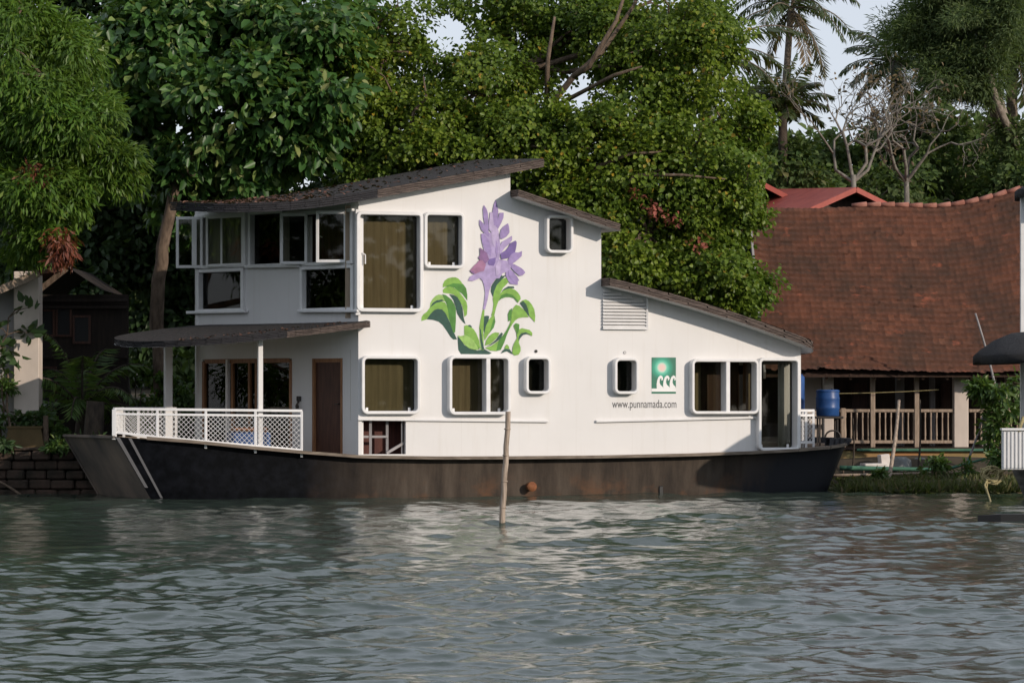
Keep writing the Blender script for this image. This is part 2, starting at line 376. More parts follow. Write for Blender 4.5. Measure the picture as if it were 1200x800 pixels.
# hull stations: s, near t, far t, deck edge z, rake of the foot, skew of the far side
ST = [(-4.79,.45,3.35,1.25,1.05,-.5), (-4.2,.27,3.5,1.2,.85,-.4), (-3.34,.1,3.65,1.13,.5,-.2), (-2.2,-.03,3.78,1.01,.2,-.05), (-1.05,-.1,3.82,.905,0,0),
      (0,-.12,3.84,.82,0,0), (1.6,-.12,3.84,.785,0,0), (3.2,-.12,3.84,.78,0,0), (5.05,-.12,3.84,.785,0,0), (7,-.12,3.84,.815,0,0), (8.4,-.12,3.84,.855,0,0),
      (9.4,-.1,3.82,.90,-.1,0), (10.2,.1,3.65,.95,-.3,0), (10.75,.5,3.25,1.0,-.5,0), (11.1,1.05,2.7,1.03,-.65,0), (11.22,1.6,2.2,1.05,-.7,0)]
INS = [.02,.05,.12,.2,.24,.26,.26,.26,.26,.26,.26,.26,.26,.26,.2,.1]
ROWS = [0,.12,.3,.5,.7,.85,1.0]
def hull_pt(i, f, near=True, out=0):
    s, tn, tf, z, rk, sk = ST[i]; zz = z-.03-(z+.55)*f
    ins = INS[i]*(.55+.45*f)+(.9*max(0, f-.7)**1.2)
    if near: return BT(s+rk*f, tn+ins-out, zz)
    return BT(s+sk+rk*f, tf-ins+out, zz)
mb = MB()
n = len(ST); R = len(ROWS)
for near in (True, False):
    o = len(mb.v)
    for i in range(n):
        for f in ROWS: mb.v.append(hull_pt(i, f, near))
    for i in range(n-1):
        for r in range(R-1): a = o+i*R+r; mb.f.append((a, a+R, a+R+1, a+1))
for r in range(R-1):                                       # stern closing strip
    a = (n-1)*R+r; c = n*R+(n-1)*R+r; mb.f.append((a, c, c+1, a+1))
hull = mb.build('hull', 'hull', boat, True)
mb = MB()
for r in range(R-1):                                       # raked square bow
    a, b_, c, d = hull_pt(0, ROWS[r]), hull_pt(0, ROWS[r], False), hull_pt(0, ROWS[r+1], False), hull_pt(0, ROWS[r+1])
    o = len(mb.v); mb.v += [a, b_, c, d]; mb.f.append((o, o+1, o+2, o+3))
e = BT(-.02, 0, 0)-BT(0, 0, 0)
top0, top1 = hull_pt(0, 0), hull_pt(0, 0, False)
mb.bar(top0+e, top1+e, .05, .05); pts = [hull_pt(0, f, False)+e for f in ROWS]; mb.tube(pts, .022, 6)
bow_plate = mb.build('bow_plate', 'bow_plate', boat)
def strip_on_hull(i0, i1, mix, wid, f1, mat):
    mb = MB(); o = 0; K = 12
    for k in range(K+1):
        f = f1*k/K
        for m_ in (mix, mix+wid):
            p = hull_pt(i0, f, True, .012).lerp(hull_pt(i1, f, True, .012), m_); mb.v.append(p)
        if k: a = 2*k; mb.f.append((a-2, a-1, a+1, a))
    mb.build('bow_stripe', mat, hull)
strip_on_hull(0, 1, .02, .13, .55, 'stripe'); strip_on_hull(0, 1, .42, .10, .66, 'stripe')
mb = MB()                                                   # deck and its projecting edge
o = 0
for i, (s, tn, tf, z, rk, sk) in enumerate(ST):
    mb.v += [BT(s, tn, z-.02), BT(s+sk, tf, z-.02)]
    if i: a = 2*i; mb.f.append((a-2, a, a+1, a-1))
deck = mb.build('deck', 'deck', boat)
for near in (True, False):
    k0 = 1; mb = MB()
    pr = [BT(s+(0 if near else sk), (tn if near else tf), z) for s, tn, tf, z, rk, sk in ST]
    for a, b_ in zip(pr[k0:13], pr[k0+1:14]): mb.bar(a, b_+(b_-a)*.01, .16 , .06)
    mb.build('rub_rail', 'wood_lip', boat)
mb = MB()                                                   # raised stern bulwark
pr = []
for i in list(range(12, n)): s, tn, tf, z, rk, sk = ST[i]; pr.append((s, tn, z))
for i in reversed(range(12, n)): s, tn, tf, z, rk, sk = ST[i]; pr.append((s, tf, z))
for k, (s, t, z) in enumerate(pr):
    mb.v += [BT(s, t, z-.05), BT(s+.04, t, 1.13), BT(s-.03, t+(.05 if t < 1.9 else -.05), 1.13), BT(s-.06, t+(.05 if t < 1.9 else -.05), z-.05)]
    if k:
        a = 4*k
        for j in range(3): mb.f.append((a-4+j, a+j, a+j+1, a-3+j))
for k, (s, t, z) in enumerate(pr[:-1]):                      # ribs
    s2, t2, _ = pr[k+1]
    for q in np.linspace(0, 1, 4)[:-1]:
        ss, tt = s+(s2-s)*q, t+(t2-t)*q; mb.bar(BT(ss+.04, tt-.01*(1 if tt < 1.9 else -1), z), BT(ss+.07, tt-.02*(1 if tt < 1.9 else -1), 1.12), .035)
mb.build('stern_bulwark', 'stern_plate', boat)
p = hull_pt(7, .42, True).lerp(hull_pt(8, .42, True), .22)
mb = MB(); dn = BT(.0, -1, 0)-BT(0, 0, 0)
mb.tube([p+dn*-.08, p+dn*.16], .085, 14); mb.tube([p+dn*.159, p+dn*.165], .10, 14)
mb.build('exhaust_pipe', 'rust', hull, True)
p = hull_pt(8, .5, True).lerp(hull_pt(9, .5, True), .72)
mb = MB(); mb.box(p, (ES.tolist()+[0], ET.tolist()+[0], (0,0,1)), (.045,.03,.08), .01); mb.build('drain_hole', 'black', hull)

# --- windows of the long side
def curtain_mesh(pl, rc, off, amp=.005):
    mb = MB(); u0, z0, u1, z1 = rc; K = max(8, int((u1-u0)/.05))
    for k in range(K+1):
        u = u0+(u1-u0)*k/K; d = off+amp*math.sin(k*1.9)
        mb.v += [pl.pt(u, z0, d), pl.pt(u, z1, d)]
        if k: a = 2*k; mb.f.append((a-2, a, a+1, a-1))
    return mb
def window(pl, key, outer, proud, w, r, mullions=(), cur=None, pane_off=.13, label=None, tabs=True, curtains=None):
    rc = rect_px(pl, *outer, -proud)
    HOLES[key].append(rrect(*inset(rc, w*.5), max(.02, r-w*.5)))
    mb = MB(); ring(mb, pl, rc, w, r, proud, .16)
    inn = inset(rc, w)
    for mx in mullions:
        u = pl.uz(mx, outer[1], -proud)[0]
        c = pl.pt(u, (rc[1]+rc[3])/2, (-proud+.15)/2+.004); mb.box(c, (pl.ev, pl.mv, UP), (.045, (proud+.14)/2, (rc[3]-rc[1])/2-w*.8), .008)
    fr = mb.build('window', 'frame_white', boat); 
    if label: fr['label'] = label
    mb = MB(); big = inset(rc, w*.9)
    mb.box(pl.pt((big[0]+big[2])/2, (big[1]+big[3])/2, pane_off), (pl.ev, pl.mv, UP), ((big[2]-big[0])/2, .004, (big[3]-big[1])/2))
    mb.build('pane', 'glass', fr)
    mb = MB(); d = .025                                     # dark sash round the glass
    for (a, b_) in (((big[0],big[1]),(big[0],big[3])), ((big[2],big[1]),(big[2],big[3])), ((big[0],big[1]),(big[2],big[1])), ((big[0],big[3]),(big[2],big[3]))):
        mb.bar(pl.pt(*a, pane_off-.012), pl.pt(*b_, pane_off-.012), d*2, .02)
    mb.build('sash', 'black', fr)
    if tabs:
        for u in (big[0]+.1, big[2]-.12): mb = MB(); mb.box(pl.pt(u, big[1]+.04, pane_off-.05), (pl.ev, pl.mv, UP), (.025,.02,.035), .006); mb.build('catch', 'frame_white', fr)
    for (a, b_, mat, off) in (curtains or ([(0, 1, cur, .19)] if cur else [])):
        e = (rc[0]-.15+(rc[2]-rc[0]+.3)*a, rc[1]-.12, rc[0]-.15+(rc[2]-rc[0]+.3)*b_, rc[3]+.12)
        curtain_mesh(pl, e, off).build('curtain', mat, fr)  # cloth, wood and painted room shade alike
    return fr, rc
window(SIDE, 'side', (424,416.5,493,485.2), .13, .065, .13, (), 'curtain_green', label='square window nearest the porch, olive curtain behind')
window(SIDE, 'side', (526.5,416.3,599,486), .17, .065, .13, (572.5,), None, label='wide window below the painted leaves, split by a mullion',
       curtains=[(0,.62,'curtain',.19), (.62,1,'curtain',.2)])
window(SIDE, 'side', (616.5,417.3,646,461.5), .17, .06, .12, (), 'room_shade', label='small porthole window under a round hole', tabs=False)
window(SIDE, 'side', (720.5,419,749,461.7), .17, .06, .12, (), 'room_shade', label='small porthole window left of the green emblem', tabs=False)
window(SIDE, 'side', (811,420.5,889.8,485), .17, .06, .12, (853.5,), None, label='wide window beside the glazed stern corner', tabs=False,
       curtains=[(0,.32,'curtain_green',.42), (.32,.82,'brown_wood',.5), (.82,.89,'tan_wood',.3), (.89,1.1,'curtain',.5)])
window(SIDE, 'side', (889.3,419,938,528), .18, .065, .12, (), None, label='tall glazed window at the stern corner',
       curtains=[(.72,.98,'curtain_pale',.55)])
f1, rc1 = window(SIDE, 'side', (418,247.5,496.5,365.5), .13, .075, .12, (), 'curtain', label='largest upper window, dark brown blind behind')
window(SIDE, 'side', (497.5,248.5,545,314.5), .13, .065, .11, (), 'curtain', label='upper window left of the flower')
window(SIDE, 'side', (640.7,252,672.3,296.5), .18, .06, .12, (), 'room_shade', label='small high porthole window under the second roof', tabs=False)
mb = MB(); u0, z0 = SIDE.uz(427, 262, .2); u1, z1 = SIDE.uz(462, 250, .2)
mb.v += [SIDE.pt(u0,z0-.08,.22), SIDE.pt(u1,z0+.06,.22), SIDE.pt(u1,z1+.1,.22), SIDE.pt(u0,z1+.1,.22)]; mb.f.append((0,1,2,3)); mb.build('pelmet', 'pelmet', f1)
mb = MB(); u, z = SIDE.uz(426, 302, -.05); mb.tube([SIDE.pt(u,z+.1,.03), SIDE.pt(u+.05,z+.06,.0), SIDE.pt(u+.05,z-.12,0)], .014); mb.build('handle', 'frame_white', f1)
# hatch low on the wall
hx = rect_px(SIDE, 424, 492, 475.5, 532, 0)
HOLES['side'].append([(hx[0],hx[1]),(hx[2],hx[1]),(hx[2],hx[3]),(hx[0],hx[3])])
mb = MB(); um, zm = SIDE.uz(434.5, 512, .1)[0], SIDE.uz(434, 511.5, .1)[1]; u2 = SIDE.uz(455, 512, .1)[0]
mb.bar(SIDE.pt(um,hx[1],.12), SIDE.pt(um,hx[3],.12), .05); mb.bar(SIDE.pt(u2,hx[1],.18), SIDE.pt(u2,hx[3],.18), .05)
mb.bar(SIDE.pt(hx[0],zm,.14), SIDE.pt(u2,zm,.14), .045); mb.bar(SIDE.pt(u2-.05,hx[1]+.02,.06), SIDE.pt(hx[2]-.02,hx[1]+.22,.1), .05)
mb.bar(SIDE.pt(hx[2]-.05,hx[1],.1), SIDE.pt(hx[2]-.05,hx[3],.1), .03)
hatch = mb.build('hatch', 'grey_post', boat); hatch['label'] = 'open framed hatch low on the side wall'
mb = MB(); e = .1
mb.v += [SIDE.pt(hx[0]-e,hx[1]-e,.5), SIDE.pt(hx[2]+e,hx[1]-e,.5), SIDE.pt(hx[2]+e,hx[3]+e,.5), SIDE.pt(hx[0]-e,hx[3]+e,.5)]; mb.f.append((0,1,2,3))
mb.build('back_panel', 'red_panel', hatch)

# --- long side wall
TH1, TH2, TH3 = .17, .15, .17
S1, S2, S3 = SIDE.uz(598, 300)[0], SIDE.uz(704.5, 300)[0], SIDE.uz(938.5, 450)[0]
top = [(S3, z_roof3(S3, 0)-TH3+.03)]+[(s, z_roof3(s, 0)-TH3+.03) for s in np.linspace(S3-.4, S2, 10)]+[(S2, z_roof2(S2, 0)-TH2+.03), (S1, z_roof2(S1, 0)-TH2+.03)]
top += [(S1, z_roof1(S1, 0)-TH1+.03)]+[(0, z_roof1(0, 0)-TH1+.03)]
outer = [(0, .80), (S1, .76), (S2, .77), (S3, .87)]+top
hs_ = [[(min(max(u, .03+.0005*i), S3-.03-.0005*i), z) for i, (u, z) in enumerate(h)] for h in HOLES['side']]
mb = MB(); plate(mb, SIDE, outer, hs_, 0, .15)
wall = mb.build('side_wall', 'white', boat)
# floors, far wall and cross walls
BL = BOW.uz(228.5, 300)[0]                                                     # length of the bow wall
Bp = BOW.pt(BL, 0); 
def to_st(p): d = np.array([p.x, p.y])-A2; return float(d@ES), float(d@ET)
sB, tB = to_st(Bp)
mb = MB()
FAR = Plane(A2+ET*tB, ES, -ET)
topf = [(S3, z_roof3(S3, tB)-TH3), (S2, z_roof3(S2, tB)-TH3), (S2, z_roof2(S2, tB)-TH2), (S1, z_roof2(S1, tB)-TH2), (S1, z_roof1(S1, tB)-TH1), (sB, z_roof1(sB, tB)-TH1)]
plate(mb, FAR, [(sB, .8), (S3, .85)]+topf, [[(8.2,1.2),(9.3,1.2),(9.3,2.5),(8.2,2.5)], [(-1.2,4.2),(.6,4.2),(.6,5.2),(-1.2,5.2)]], 0, .12)
mb.build('far_wall', 'white', boat)
mb = MB()
def cross(s, z0, z1, z0b=None):
    pl = Plane(A2+ES*s, ET, -ES); plate(mb, pl, [(.16,z0),(tB-.13,z0),(tB-.13,z1),(.16,z1)], [], 0, .1)
cross(S1, 3.4, z_roof1(S1, 1)-TH1-.05); cross(S2, .8, z_roof2(S2, 1)-TH2-.05)
mb.build('cross_wall', 'white', boat)
STP = Plane(A2+ES*S3, ET, -ES); mb = MB()
plate(mb, STP, [(.16,.87),(tB-.13,.87),(tB-.13,z_roof3(S3,1)-TH3),(.16,z_roof3(S3,1)-TH3)], [[(.35,1.05),(tB-.5,1.05),(tB-.5,2.7),(.35,2.7)]], 0, .1)
mb.build('stern_wall', 'white', boat)
mb = MB()
for z, s0, s1 in ((.84, 0, S3-.1), (3.42, 0, S2-.05)):
    poly = [(s0+.2,.18), (s1,.18), (s1,tB-.15), (sB+.25,tB-.15)]
    vs = [BT(s, t, z) for s, t in poly]+[BT(s, t, z-.08) for s, t in poly]
    mb.add(vs, [(0,1,2,3),(7,6,5,4)]+[(i,(i+1)%4,(i+1)%4+4,i+4) for i in range(4)])
mb.build('floor', 'deck', boat)
mb = MB(); mb.v += [BT(-.5, 1.9, 3.5), BT(S1-.1, 1.9, 3.5), BT(S1-.1, 1.9, 5.6), BT(-.5, 1.9, 5.4)]; mb.f.append((0,1,2,3))
mb.build('inner_partition', 'dark_wood', boat)
# belt rails
for (x0, y0, x1, y1) in ((419,491,642,493.4), (698,493.5,889,489)):
    mb = MB(); a, b_ = SIDE.uz(x0, y0, -.02), SIDE.uz(x1, y1, -.02); mb.bar(SIDE.pt(*a, -.028), SIDE.pt(*b_, -.028), .05, .05, bev=.01)
    mb.build('belt_rail', 'frame_white', boat)
# louvred vent
u0, z0, u1, z1 = rect_px(SIDE, 706, 331, 758, 384, -.01)
mb = MB(); k = 0; z = z0
while z < z1-.05:
    zt = z_roof3(u1, 0)-TH3 
    ue = u1 if z < zt-.12 else u1-(z-(zt-.12))/.28*1.0
    if ue > u0+.1: mb.box(SIDE.pt((u0+ue)/2, z+.028, -.03), (SIDE.ev, (SIDE.mv*.75+UP*.66), (UP*.75-SIDE.mv*.66)), ((ue-u0)/2, .045, .006))
    z += .066
mb.bar(SIDE.pt(u1,z0-.03,-.03), SIDE.pt(u1,min(z1, z_roof3(u1,0)-TH3),-.03), .04, .07); mb.bar(SIDE.pt(u0,z0-.02,-.03), SIDE.pt(u1,z0-.02,-.03), .07, .03)
mb.build('louvre_vent', 'frame_white', boat)
for px, py, r, mat in ((628,411.5,.033,'black'), (732,413,.03,'grey_post')):
    mb = MB(); c = SIDE.pt(*SIDE.uz(px, py), 0); mb.tube([c+SIDE.mv*.02, c-SIDE.mv*.012], r, 14)
    if mat != 'black': mb2 = MB(); mb2.tube([c-SIDE.mv*.01, c-SIDE.mv*.015], .016, 10)
    o = mb.build('vent_hole', mat, boat, False)
    if mat != 'black': mb2.build('hole', 'frame_white', o)

# --- bow wall
def brc(x0, y0, x1, y1): return rect_px(BOW, x0, y0, x1, y1, 0)
def hole(r): HOLES['bow'].append([(r[0],r[1]),(r[2],r[1]),(r[2],r[3]),(r[0],r[3])])
r_case1, r_mid, r_case2 = brc(233,254,287.5,310.5), brc(296,250.5,331,309.5), brc(333.5,250.5,413,307.5)
r_low1, r_low2 = brc(235.5,318.5,285,362), brc(356.5,315,413.5,361)
r_gl, r_door = brc(237.5,421,342,529.5), brc(366.5,419.8,401.5,531.5)
for r in (r_case1, r_mid, r_case2, r_low1, r_low2, r_gl, r_door): hole(r)
ztop = lambda b: z_roof1(to_st(BOW.pt(b,0))[0], to_st(BOW.pt(b,0))[1])-TH1+.02
outer = [(.0,.80),(BL,.80)]+[(b, ztop(b)) for b in np.linspace(BL, 0, 8)]
mb = MB(); plate(mb, BOW, outer, HOLES['bow'], 0, .14); mb.build('bow_wall', 'white', boat)
def frame_bars(mb, r, w, off, d):
    u0, z0, u1, z1 = r
    for a, b_ in (((u0,z0),(u0,z1)), ((u1,z0),(u1,z1))): mb.bar(BOW.pt(*a,off), BOW.pt(*b_,off), d, w, up=BOW.ev)
    for a, b_ in (((u0+w*.5,z0),(u1-w*.5,z0)), ((u0+w*.5,z1),(u1-w*.5,z1))): mb.bar(BOW.pt(*a,off), BOW.pt(*b_,off), w, d)
def bow_window(r, cur, coff, label, w=.07, proud=.06, mat='frame_white', amp=.02, wide=.2):
    mb = MB(); u0, z0, u1, z1 = r
    for a, b_ in (((u0-.03,z0-.06),(u0-.03,z1+.06)), ((u1+.03,z0-.06),(u1+.03,z1+.06))):
        mb.bar(BOW.pt(*a,-proud/2+.02), BOW.pt(*b_,-proud/2+.02), proud+.08, w, up=BOW.ev, bev=.008)
    for a, b_ in (((u0,z0-.03),(u1,z0-.03)), ((u0,z1+.03),(u1,z1+.03))): mb.bar(BOW.pt(*a,-proud/2+.022), BOW.pt(*b_,-proud/2+.022), proud+.075, w, bev=.008)
    fr = mb.build('window', mat, boat); fr['label'] = label
    if cur: curtain_mesh(BOW, (u0-wide, z0-.15, u1+wide, z1+.15), coff, amp).build('curtain', cur, fr)  # holds the red wall and the painted room shade
    return fr
def pane(fr, r, off=.06):
    mb = MB(); mb.box(BOW.pt((r[0]+r[2])/2, (r[1]+r[3])/2, off), (BOW.ev, BOW.mv, UP), ((r[2]-r[0])/2, .004, (r[3]-r[1])/2)); mb.build('pane', 'glass', fr)
f = bow_window(r_mid, 'room_shade', .5, 'fixed upper bow window reflecting greenery', amp=0); pane(f, r_mid)
f = bow_window(r_low1, 'room_shade', .5, 'low bow window at the far corner', amp=0); pane(f, r_low1)
f = bow_window(r_low2, 'room_shade', .6, 'low bow window beside the wall corner', amp=0); pane(f, r_low2)
def casement(fr, r, hinge_u, width, ang, z0, z1, cur=None, sgn=1):
    """an opened sash hinged at hinge_u, swinging outward; ang in degrees from the wall"""
    d = BOW.ev*math.cos(rad(ang))*sgn-BOW.mv*math.sin(rad(ang)); nrm = d.cross(UP).normalized()
    h = BOW.pt(hinge_u, 0, -.05); a = lambda x, z: Vector((h.x, h.y, 0))+d*x+UP*z
    mb = MB(); w = .06
    for x in (.03, width-.03): mb.box(a(x,(z0+z1)/2), (d, nrm, UP), (.03,.025,(z1-z0)/2), .006)
    for z in (z0+.03, z1-.03): mb.box(a(width/2,z), (d, nrm, UP), (width/2-.058,.023,.03), .006)
    sh = mb.build('sash', 'frame_white', fr)
    return a, d, nrm, sh
def fill_pane(a, w, z0, z1, d, nrm, fr, mat='glass'):
    mb = MB(); mb.box(a(w/2,(z0+z1)/2), (d, nrm, UP), (w/2-.05,.004,(z1-z0)/2-.05)); return mb.build('pane', mat, fr)
fA = bow_window(r_case1, 'room_shade', .6, 'upper bow window at the far corner with opened sashes', amp=0)
u_of = lambda px, py=280: BOW.uz(px, py)[0]
z0, z1 = r_case1[1]-.04, r_case1[3]+.02
a, d, nn, sh = casement(fA, r_case1, u_of(288), u_of(247)-u_of(288), 4, z0, z1, sgn=1); fill_pane(a, u_of(247)-u_of(288), z0, z1, d, nn, fA)
curtain_mesh(BOW, (u_of(286), z0+.06, u_of(249), z1-.06), .03, .015).build('curtain', 'curtain_pale', fA)
mb = MB(); mb.bar(a((u_of(247)-u_of(288))*.6,z0+.05)+nn*.01, a((u_of(247)-u_of(288))*.6,z1-.05)+nn*.01, .05); mb.build('muntin', 'frame_white', fA)
a, d, nn, sh = casement(fA, r_case1, u_of(240), .57, 36, z0-.01, z1, sgn=1); fill_pane(a, .57, z0, z1, d, nn, fA)
mb = MB(); mb.bar(a(.18, z0+.05)-nn*.03, a(.18, z1-.05)-nn*.03, .1, .02); mb.build('muntin', 'frame_white', fA)
fB = bow_window(r_case2, 'red_panel', .7, 'upper bow window beside the wall corner, two sashes swung open', amp=.015)
z0, z1 = r_case2[1]-.03, r_case2[3]+.02
for hpx, wpx, ang in ((362.5, .56, 34), (408.5, .62, 36)):
    wd = wpx
    a, d, nn, sh = casement(fB, r_case2, u_of(hpx), wd, ang, z0, z1); fill_pane(a, wd, z0, z1, d, nn, fB)
    curtain_mesh(BOW, (u_of(hpx-3), z0+.05, u_of(hpx-12), z1-.05), .16, .015).build('curtain', 'curtain_pale', fB)
    mb = MB(); mb.tube([a(wd-.03, (z0+z1)/2+.04)+nn*.03, a(wd-.12, (z0+z1)/2-.01)+nn*.05], .012); mb.build('handle', 'frame_white', fB)
# sill boards
for (x0, y0, x1, y1) in ((220,366.3,289,364.8), (350,364.5,421,364.3), (288,312.5,352,311.5)):
    mb = MB(); a, b_ = BOW.uz(x0, y0, -.06), BOW.uz(x1, y1, -.06); mb.bar(BOW.pt(*a,-.06), BOW.pt(*b_,-.06), .12, .06, bev=.012); mb.build('window_sill', 'frame_white', boat)
mb = MB()                                                     # corner post
mb.bar(BT(-.03,-.03,3.62), BT(-.03,-.03,5.72), .1, .1, up=(*ES, 0), bev=.01); mb.build('corner_post', 'frame_white', boat)
# lower glazing in brown frames, front door
gz = MB(); u0, z0, u1, z1 = r_gl
frame_bars(gz, (u0+.03, z0+.03, u1-.03, z1-.03), .07, .03, .09)
for px in (268, 272, 292, 300): gz.bar(BOW.pt(u_of(px,470),z0,.03), BOW.pt(u_of(px,470),z1-.06,.03), .08, .05, up=BOW.ev)
gl = gz.build('glass_doors', 'tan_wood', boat); gl['label'] = 'brown framed sliding glass doors behind the porch rail'
pane(gl, r_gl, .05)
mb = MB(); mb.bar(BOW.pt(u_of(268,470),z0,-.02), BOW.pt(u_of(268,470),z1,-.02), .09, .06, up=BOW.ev); mb.bar(BOW.pt(u_of(287,470),z0,.35), BOW.pt(u_of(287,470),z1,.35), .12, .12); mb.build('mullion', 'white', gl)
curtain_mesh(BOW, (u0-.3, z0-.1, u1+.3, z1+.1), 1.1, 0).build('dark_interior', 'room_shade', gl)
mb = MB(); u0, z0, u1, z1 = r_door
mb.box(BOW.pt((u0+u1)/2,(z0+z1)/2,.07), (BOW.ev, BOW.mv, UP), ((u1-u0)/2-.05,.03,(z1-z0)/2-.02))
door = mb.build('door', 'brown_wood', boat)
mb = MB(); mb.bar(BOW.pt(u1-.025,z0,.03), BOW.pt(u1-.025,z1,.03), .1, .05, up=BOW.ev); mb.bar(BOW.pt(u0+.025,z0,.03), BOW.pt(u0+.025,z1,.03), .1, .04, up=BOW.ev); mb.bar(BOW.pt(u0+.05,z1-.03,.03), BOW.pt(u1-.05,z1-.03,.03), .05, .1); mb.build('door_frame', 'tan_wood', door)
mb = MB(); c = BOW.pt(u0+.12, z0+1.0, .02); mb.tube([c+BOW.mv*.04, c-BOW.mv*.03, c-BOW.mv*.03+BOW.ev*.1], .014); mb.build('handle', 'iron', door)
c = BOW.pt(*BOW.uz(351.5, 467), -.03); mb = MB()
mb.box(c, (BOW.ev, BOW.mv, UP), (.04,.04,.05), .01); mb.tube([c-UP*.04, c-UP*.12-BOW.mv*.05], .022); mb.lathe(c-UP*.2-BOW.mv*.05, [(.03,0),(.04,.05),(.025,.09)], 10)
mb.build('wall_lamp', 'iron', boat)
# --- roofs
def slab(name, zfun, th, stations, mat_top='bamboo_roof', fasc=None, K=7):
    """stations: (s, t near, t far)"""
    mb = MB()
    for (s, a, b_) in stations:
        for k in range(K): t = a+(b_-a)*k/(K-1); mb.v.append(BT(s, t, zfun(s, t)))
    for i in range(len(stations)-1):
        for k in range(K-1): q = i*K+k; mb.f.append((q, q+1, q+K+1, q+K))
    rf = mb.build(name, mat_top, boat)
    out = [(s, a) for s, a, b_ in stations]+[(s, b_) for s, a, b_ in reversed(stations)]
    L = len(out)
    for nm, mat, cond in (fasc or [('fascia','fascia',lambda s, t: True)]):
        mb = MB()
        for i in range(L):
            (s, t), (s2, t2) = out[i], out[(i+1) % L]
            if not cond((s+s2)/2, (t+t2)/2): continue
            lay = 4; 
            for q in range(lay):                              # stacked layers, each a little further in
                z0, z1 = -th*q/lay-.004, -th*(q+1)/lay+.003; d = .012*((q*7+i) % 3)
                cs, ct = 2.0, 1.9; f0 = 1-d/6
                pa, pb = (cs+(s-cs)*f0, ct+(t-ct)*f0), (cs+(s2-cs)*f0, ct+(t2-ct)*f0)
                o = len(mb.v)
                mb.v += [BT(*pa, zfun(s,t)+z0), BT(*pb, zfun(s2,t2)+z0), BT(*pb, zfun(s2,t2)+z1), BT(*pa, zfun(s,t)+z1)]; mb.f.append((o,o+1,o+2,o+3))
        mb.build(nm, mat, rf)
    mb = MB()                                                 # soffit
    for (s, a, b_) in stations:
        for k in range(K): t = a+(b_-a)*k/(K-1); mb.v.append(BT(s, t*.995+.01, zfun(s, t)-th+.004))
    for i in range(len(stations)-1):
        for k in range(K-1): q = i*K+k; mb.f.append((q, q+K, q+K+1, q+1))
    mb.build('soffit', 'white', rf)
    return rf
def ell(s, cs, a, tn, tf):                                     # rounded end: half width at s
    c, h = (tn+tf)/2, (tf-tn)/2; x = min(1, abs(s-cs)/a); w = h*(1-x**2.2)**(1/2.2); return c-w, c+w
def chips(n, zfun, region, parent, name, mat='litter', lo=.03, hi=.08):
    V = []; Lp = []; k = 0
    while k < n:
        s, t = region(); z = zfun(s, t)+.012; r = random.uniform(lo, hi); th = random.uniform(0, 6.28)
        p = BT(s, t, z); d = Vector((math.cos(th), math.sin(th), random.uniform(-.2,.35)))*r; e = Vector((-math.sin(th), math.cos(th), random.uniform(-.2,.4)))*r*.5
        q = len(V); V += [p-d, p-e+UP*.01, p+d, p+e+UP*.015]; Lp += [q,q+1,q+2,q+3]; k += 1
    return tag(npmesh(name, V, Lp, [4]*n, mat, parent), kind='stuff')
cs1 = -.6
sts = [(s, *ell(s, cs1, 2.75, -.35, 4.2)) for s in cs1-2.75*np.sin(np.linspace(math.pi/2, 0, 16))]+[(s, -.35, 4.2) for s in np.linspace(cs1+.4, 3.78, 9)]
dark_bow = [('fascia','fascia_dark',lambda s, t: s < .3), ('fascia','fascia',lambda s, t: s >= .3)]
rf1 = slab('upper_roof', z_roof1, TH1, sts, fasc=dark_bow)
def reg1():
    while True:
        s, t = random.uniform(-3.2,3.5), random.uniform(-.3,4.1); a, b_ = ell(s, cs1, 2.75, -.35, 4.2) if s < cs1 else (-.35, 4.2)
        if a+.05 < t < b_-.05 and random.random() < max(.08, 1-(s+3.2)/4.5): return s, t
chips(900, z_roof1, reg1, rf1, 'leaf_litter')
cs2 = -1.9
sts = []
for s in list(cs2-2.6*np.sin(np.linspace(math.pi/2, 0, 14)))+list(np.linspace(cs2+.2, .16, 12)):
    a, b_ = ell(s, cs2, 2.6, -.3, 4.1) if s < cs2 else (-.3, 4.1)
    lim = -math.tan(BOAT_A+FI)*s-.03 if s > sB-.05 else 9
    sts.append((s, a, max(a+.02, min(b_, max(lim, -.02)))))
rfp = slab('porch_roof', z_porch, .125, sts, fasc=[('fascia','fascia_dark',lambda s, t: s < -1.6), ('fascia','fascia',lambda s, t: s >= -1.6)])
chips(120, z_porch, lambda: (random.uniform(-3.6,-.3), random.uniform(-.2,.45)), rfp, 'leaf_litter', lo=.02, hi=.05)
slab('middle_roof', z_roof2, TH2, [(s, -.5, 4.2) for s in np.linspace(S1+.01, 5.36, 8)])
sts = [(s, -.5, 4.2) for s in np.linspace(S2+.01, 9.4, 11)]+[(s, *ell(s, 9.45, .55, -.5, 4.2)) for s in 9.45+.55*np.sin(np.linspace(0.05, math.pi/2, 10))]
slab('stern_roof', z_roof3, TH3, sts)
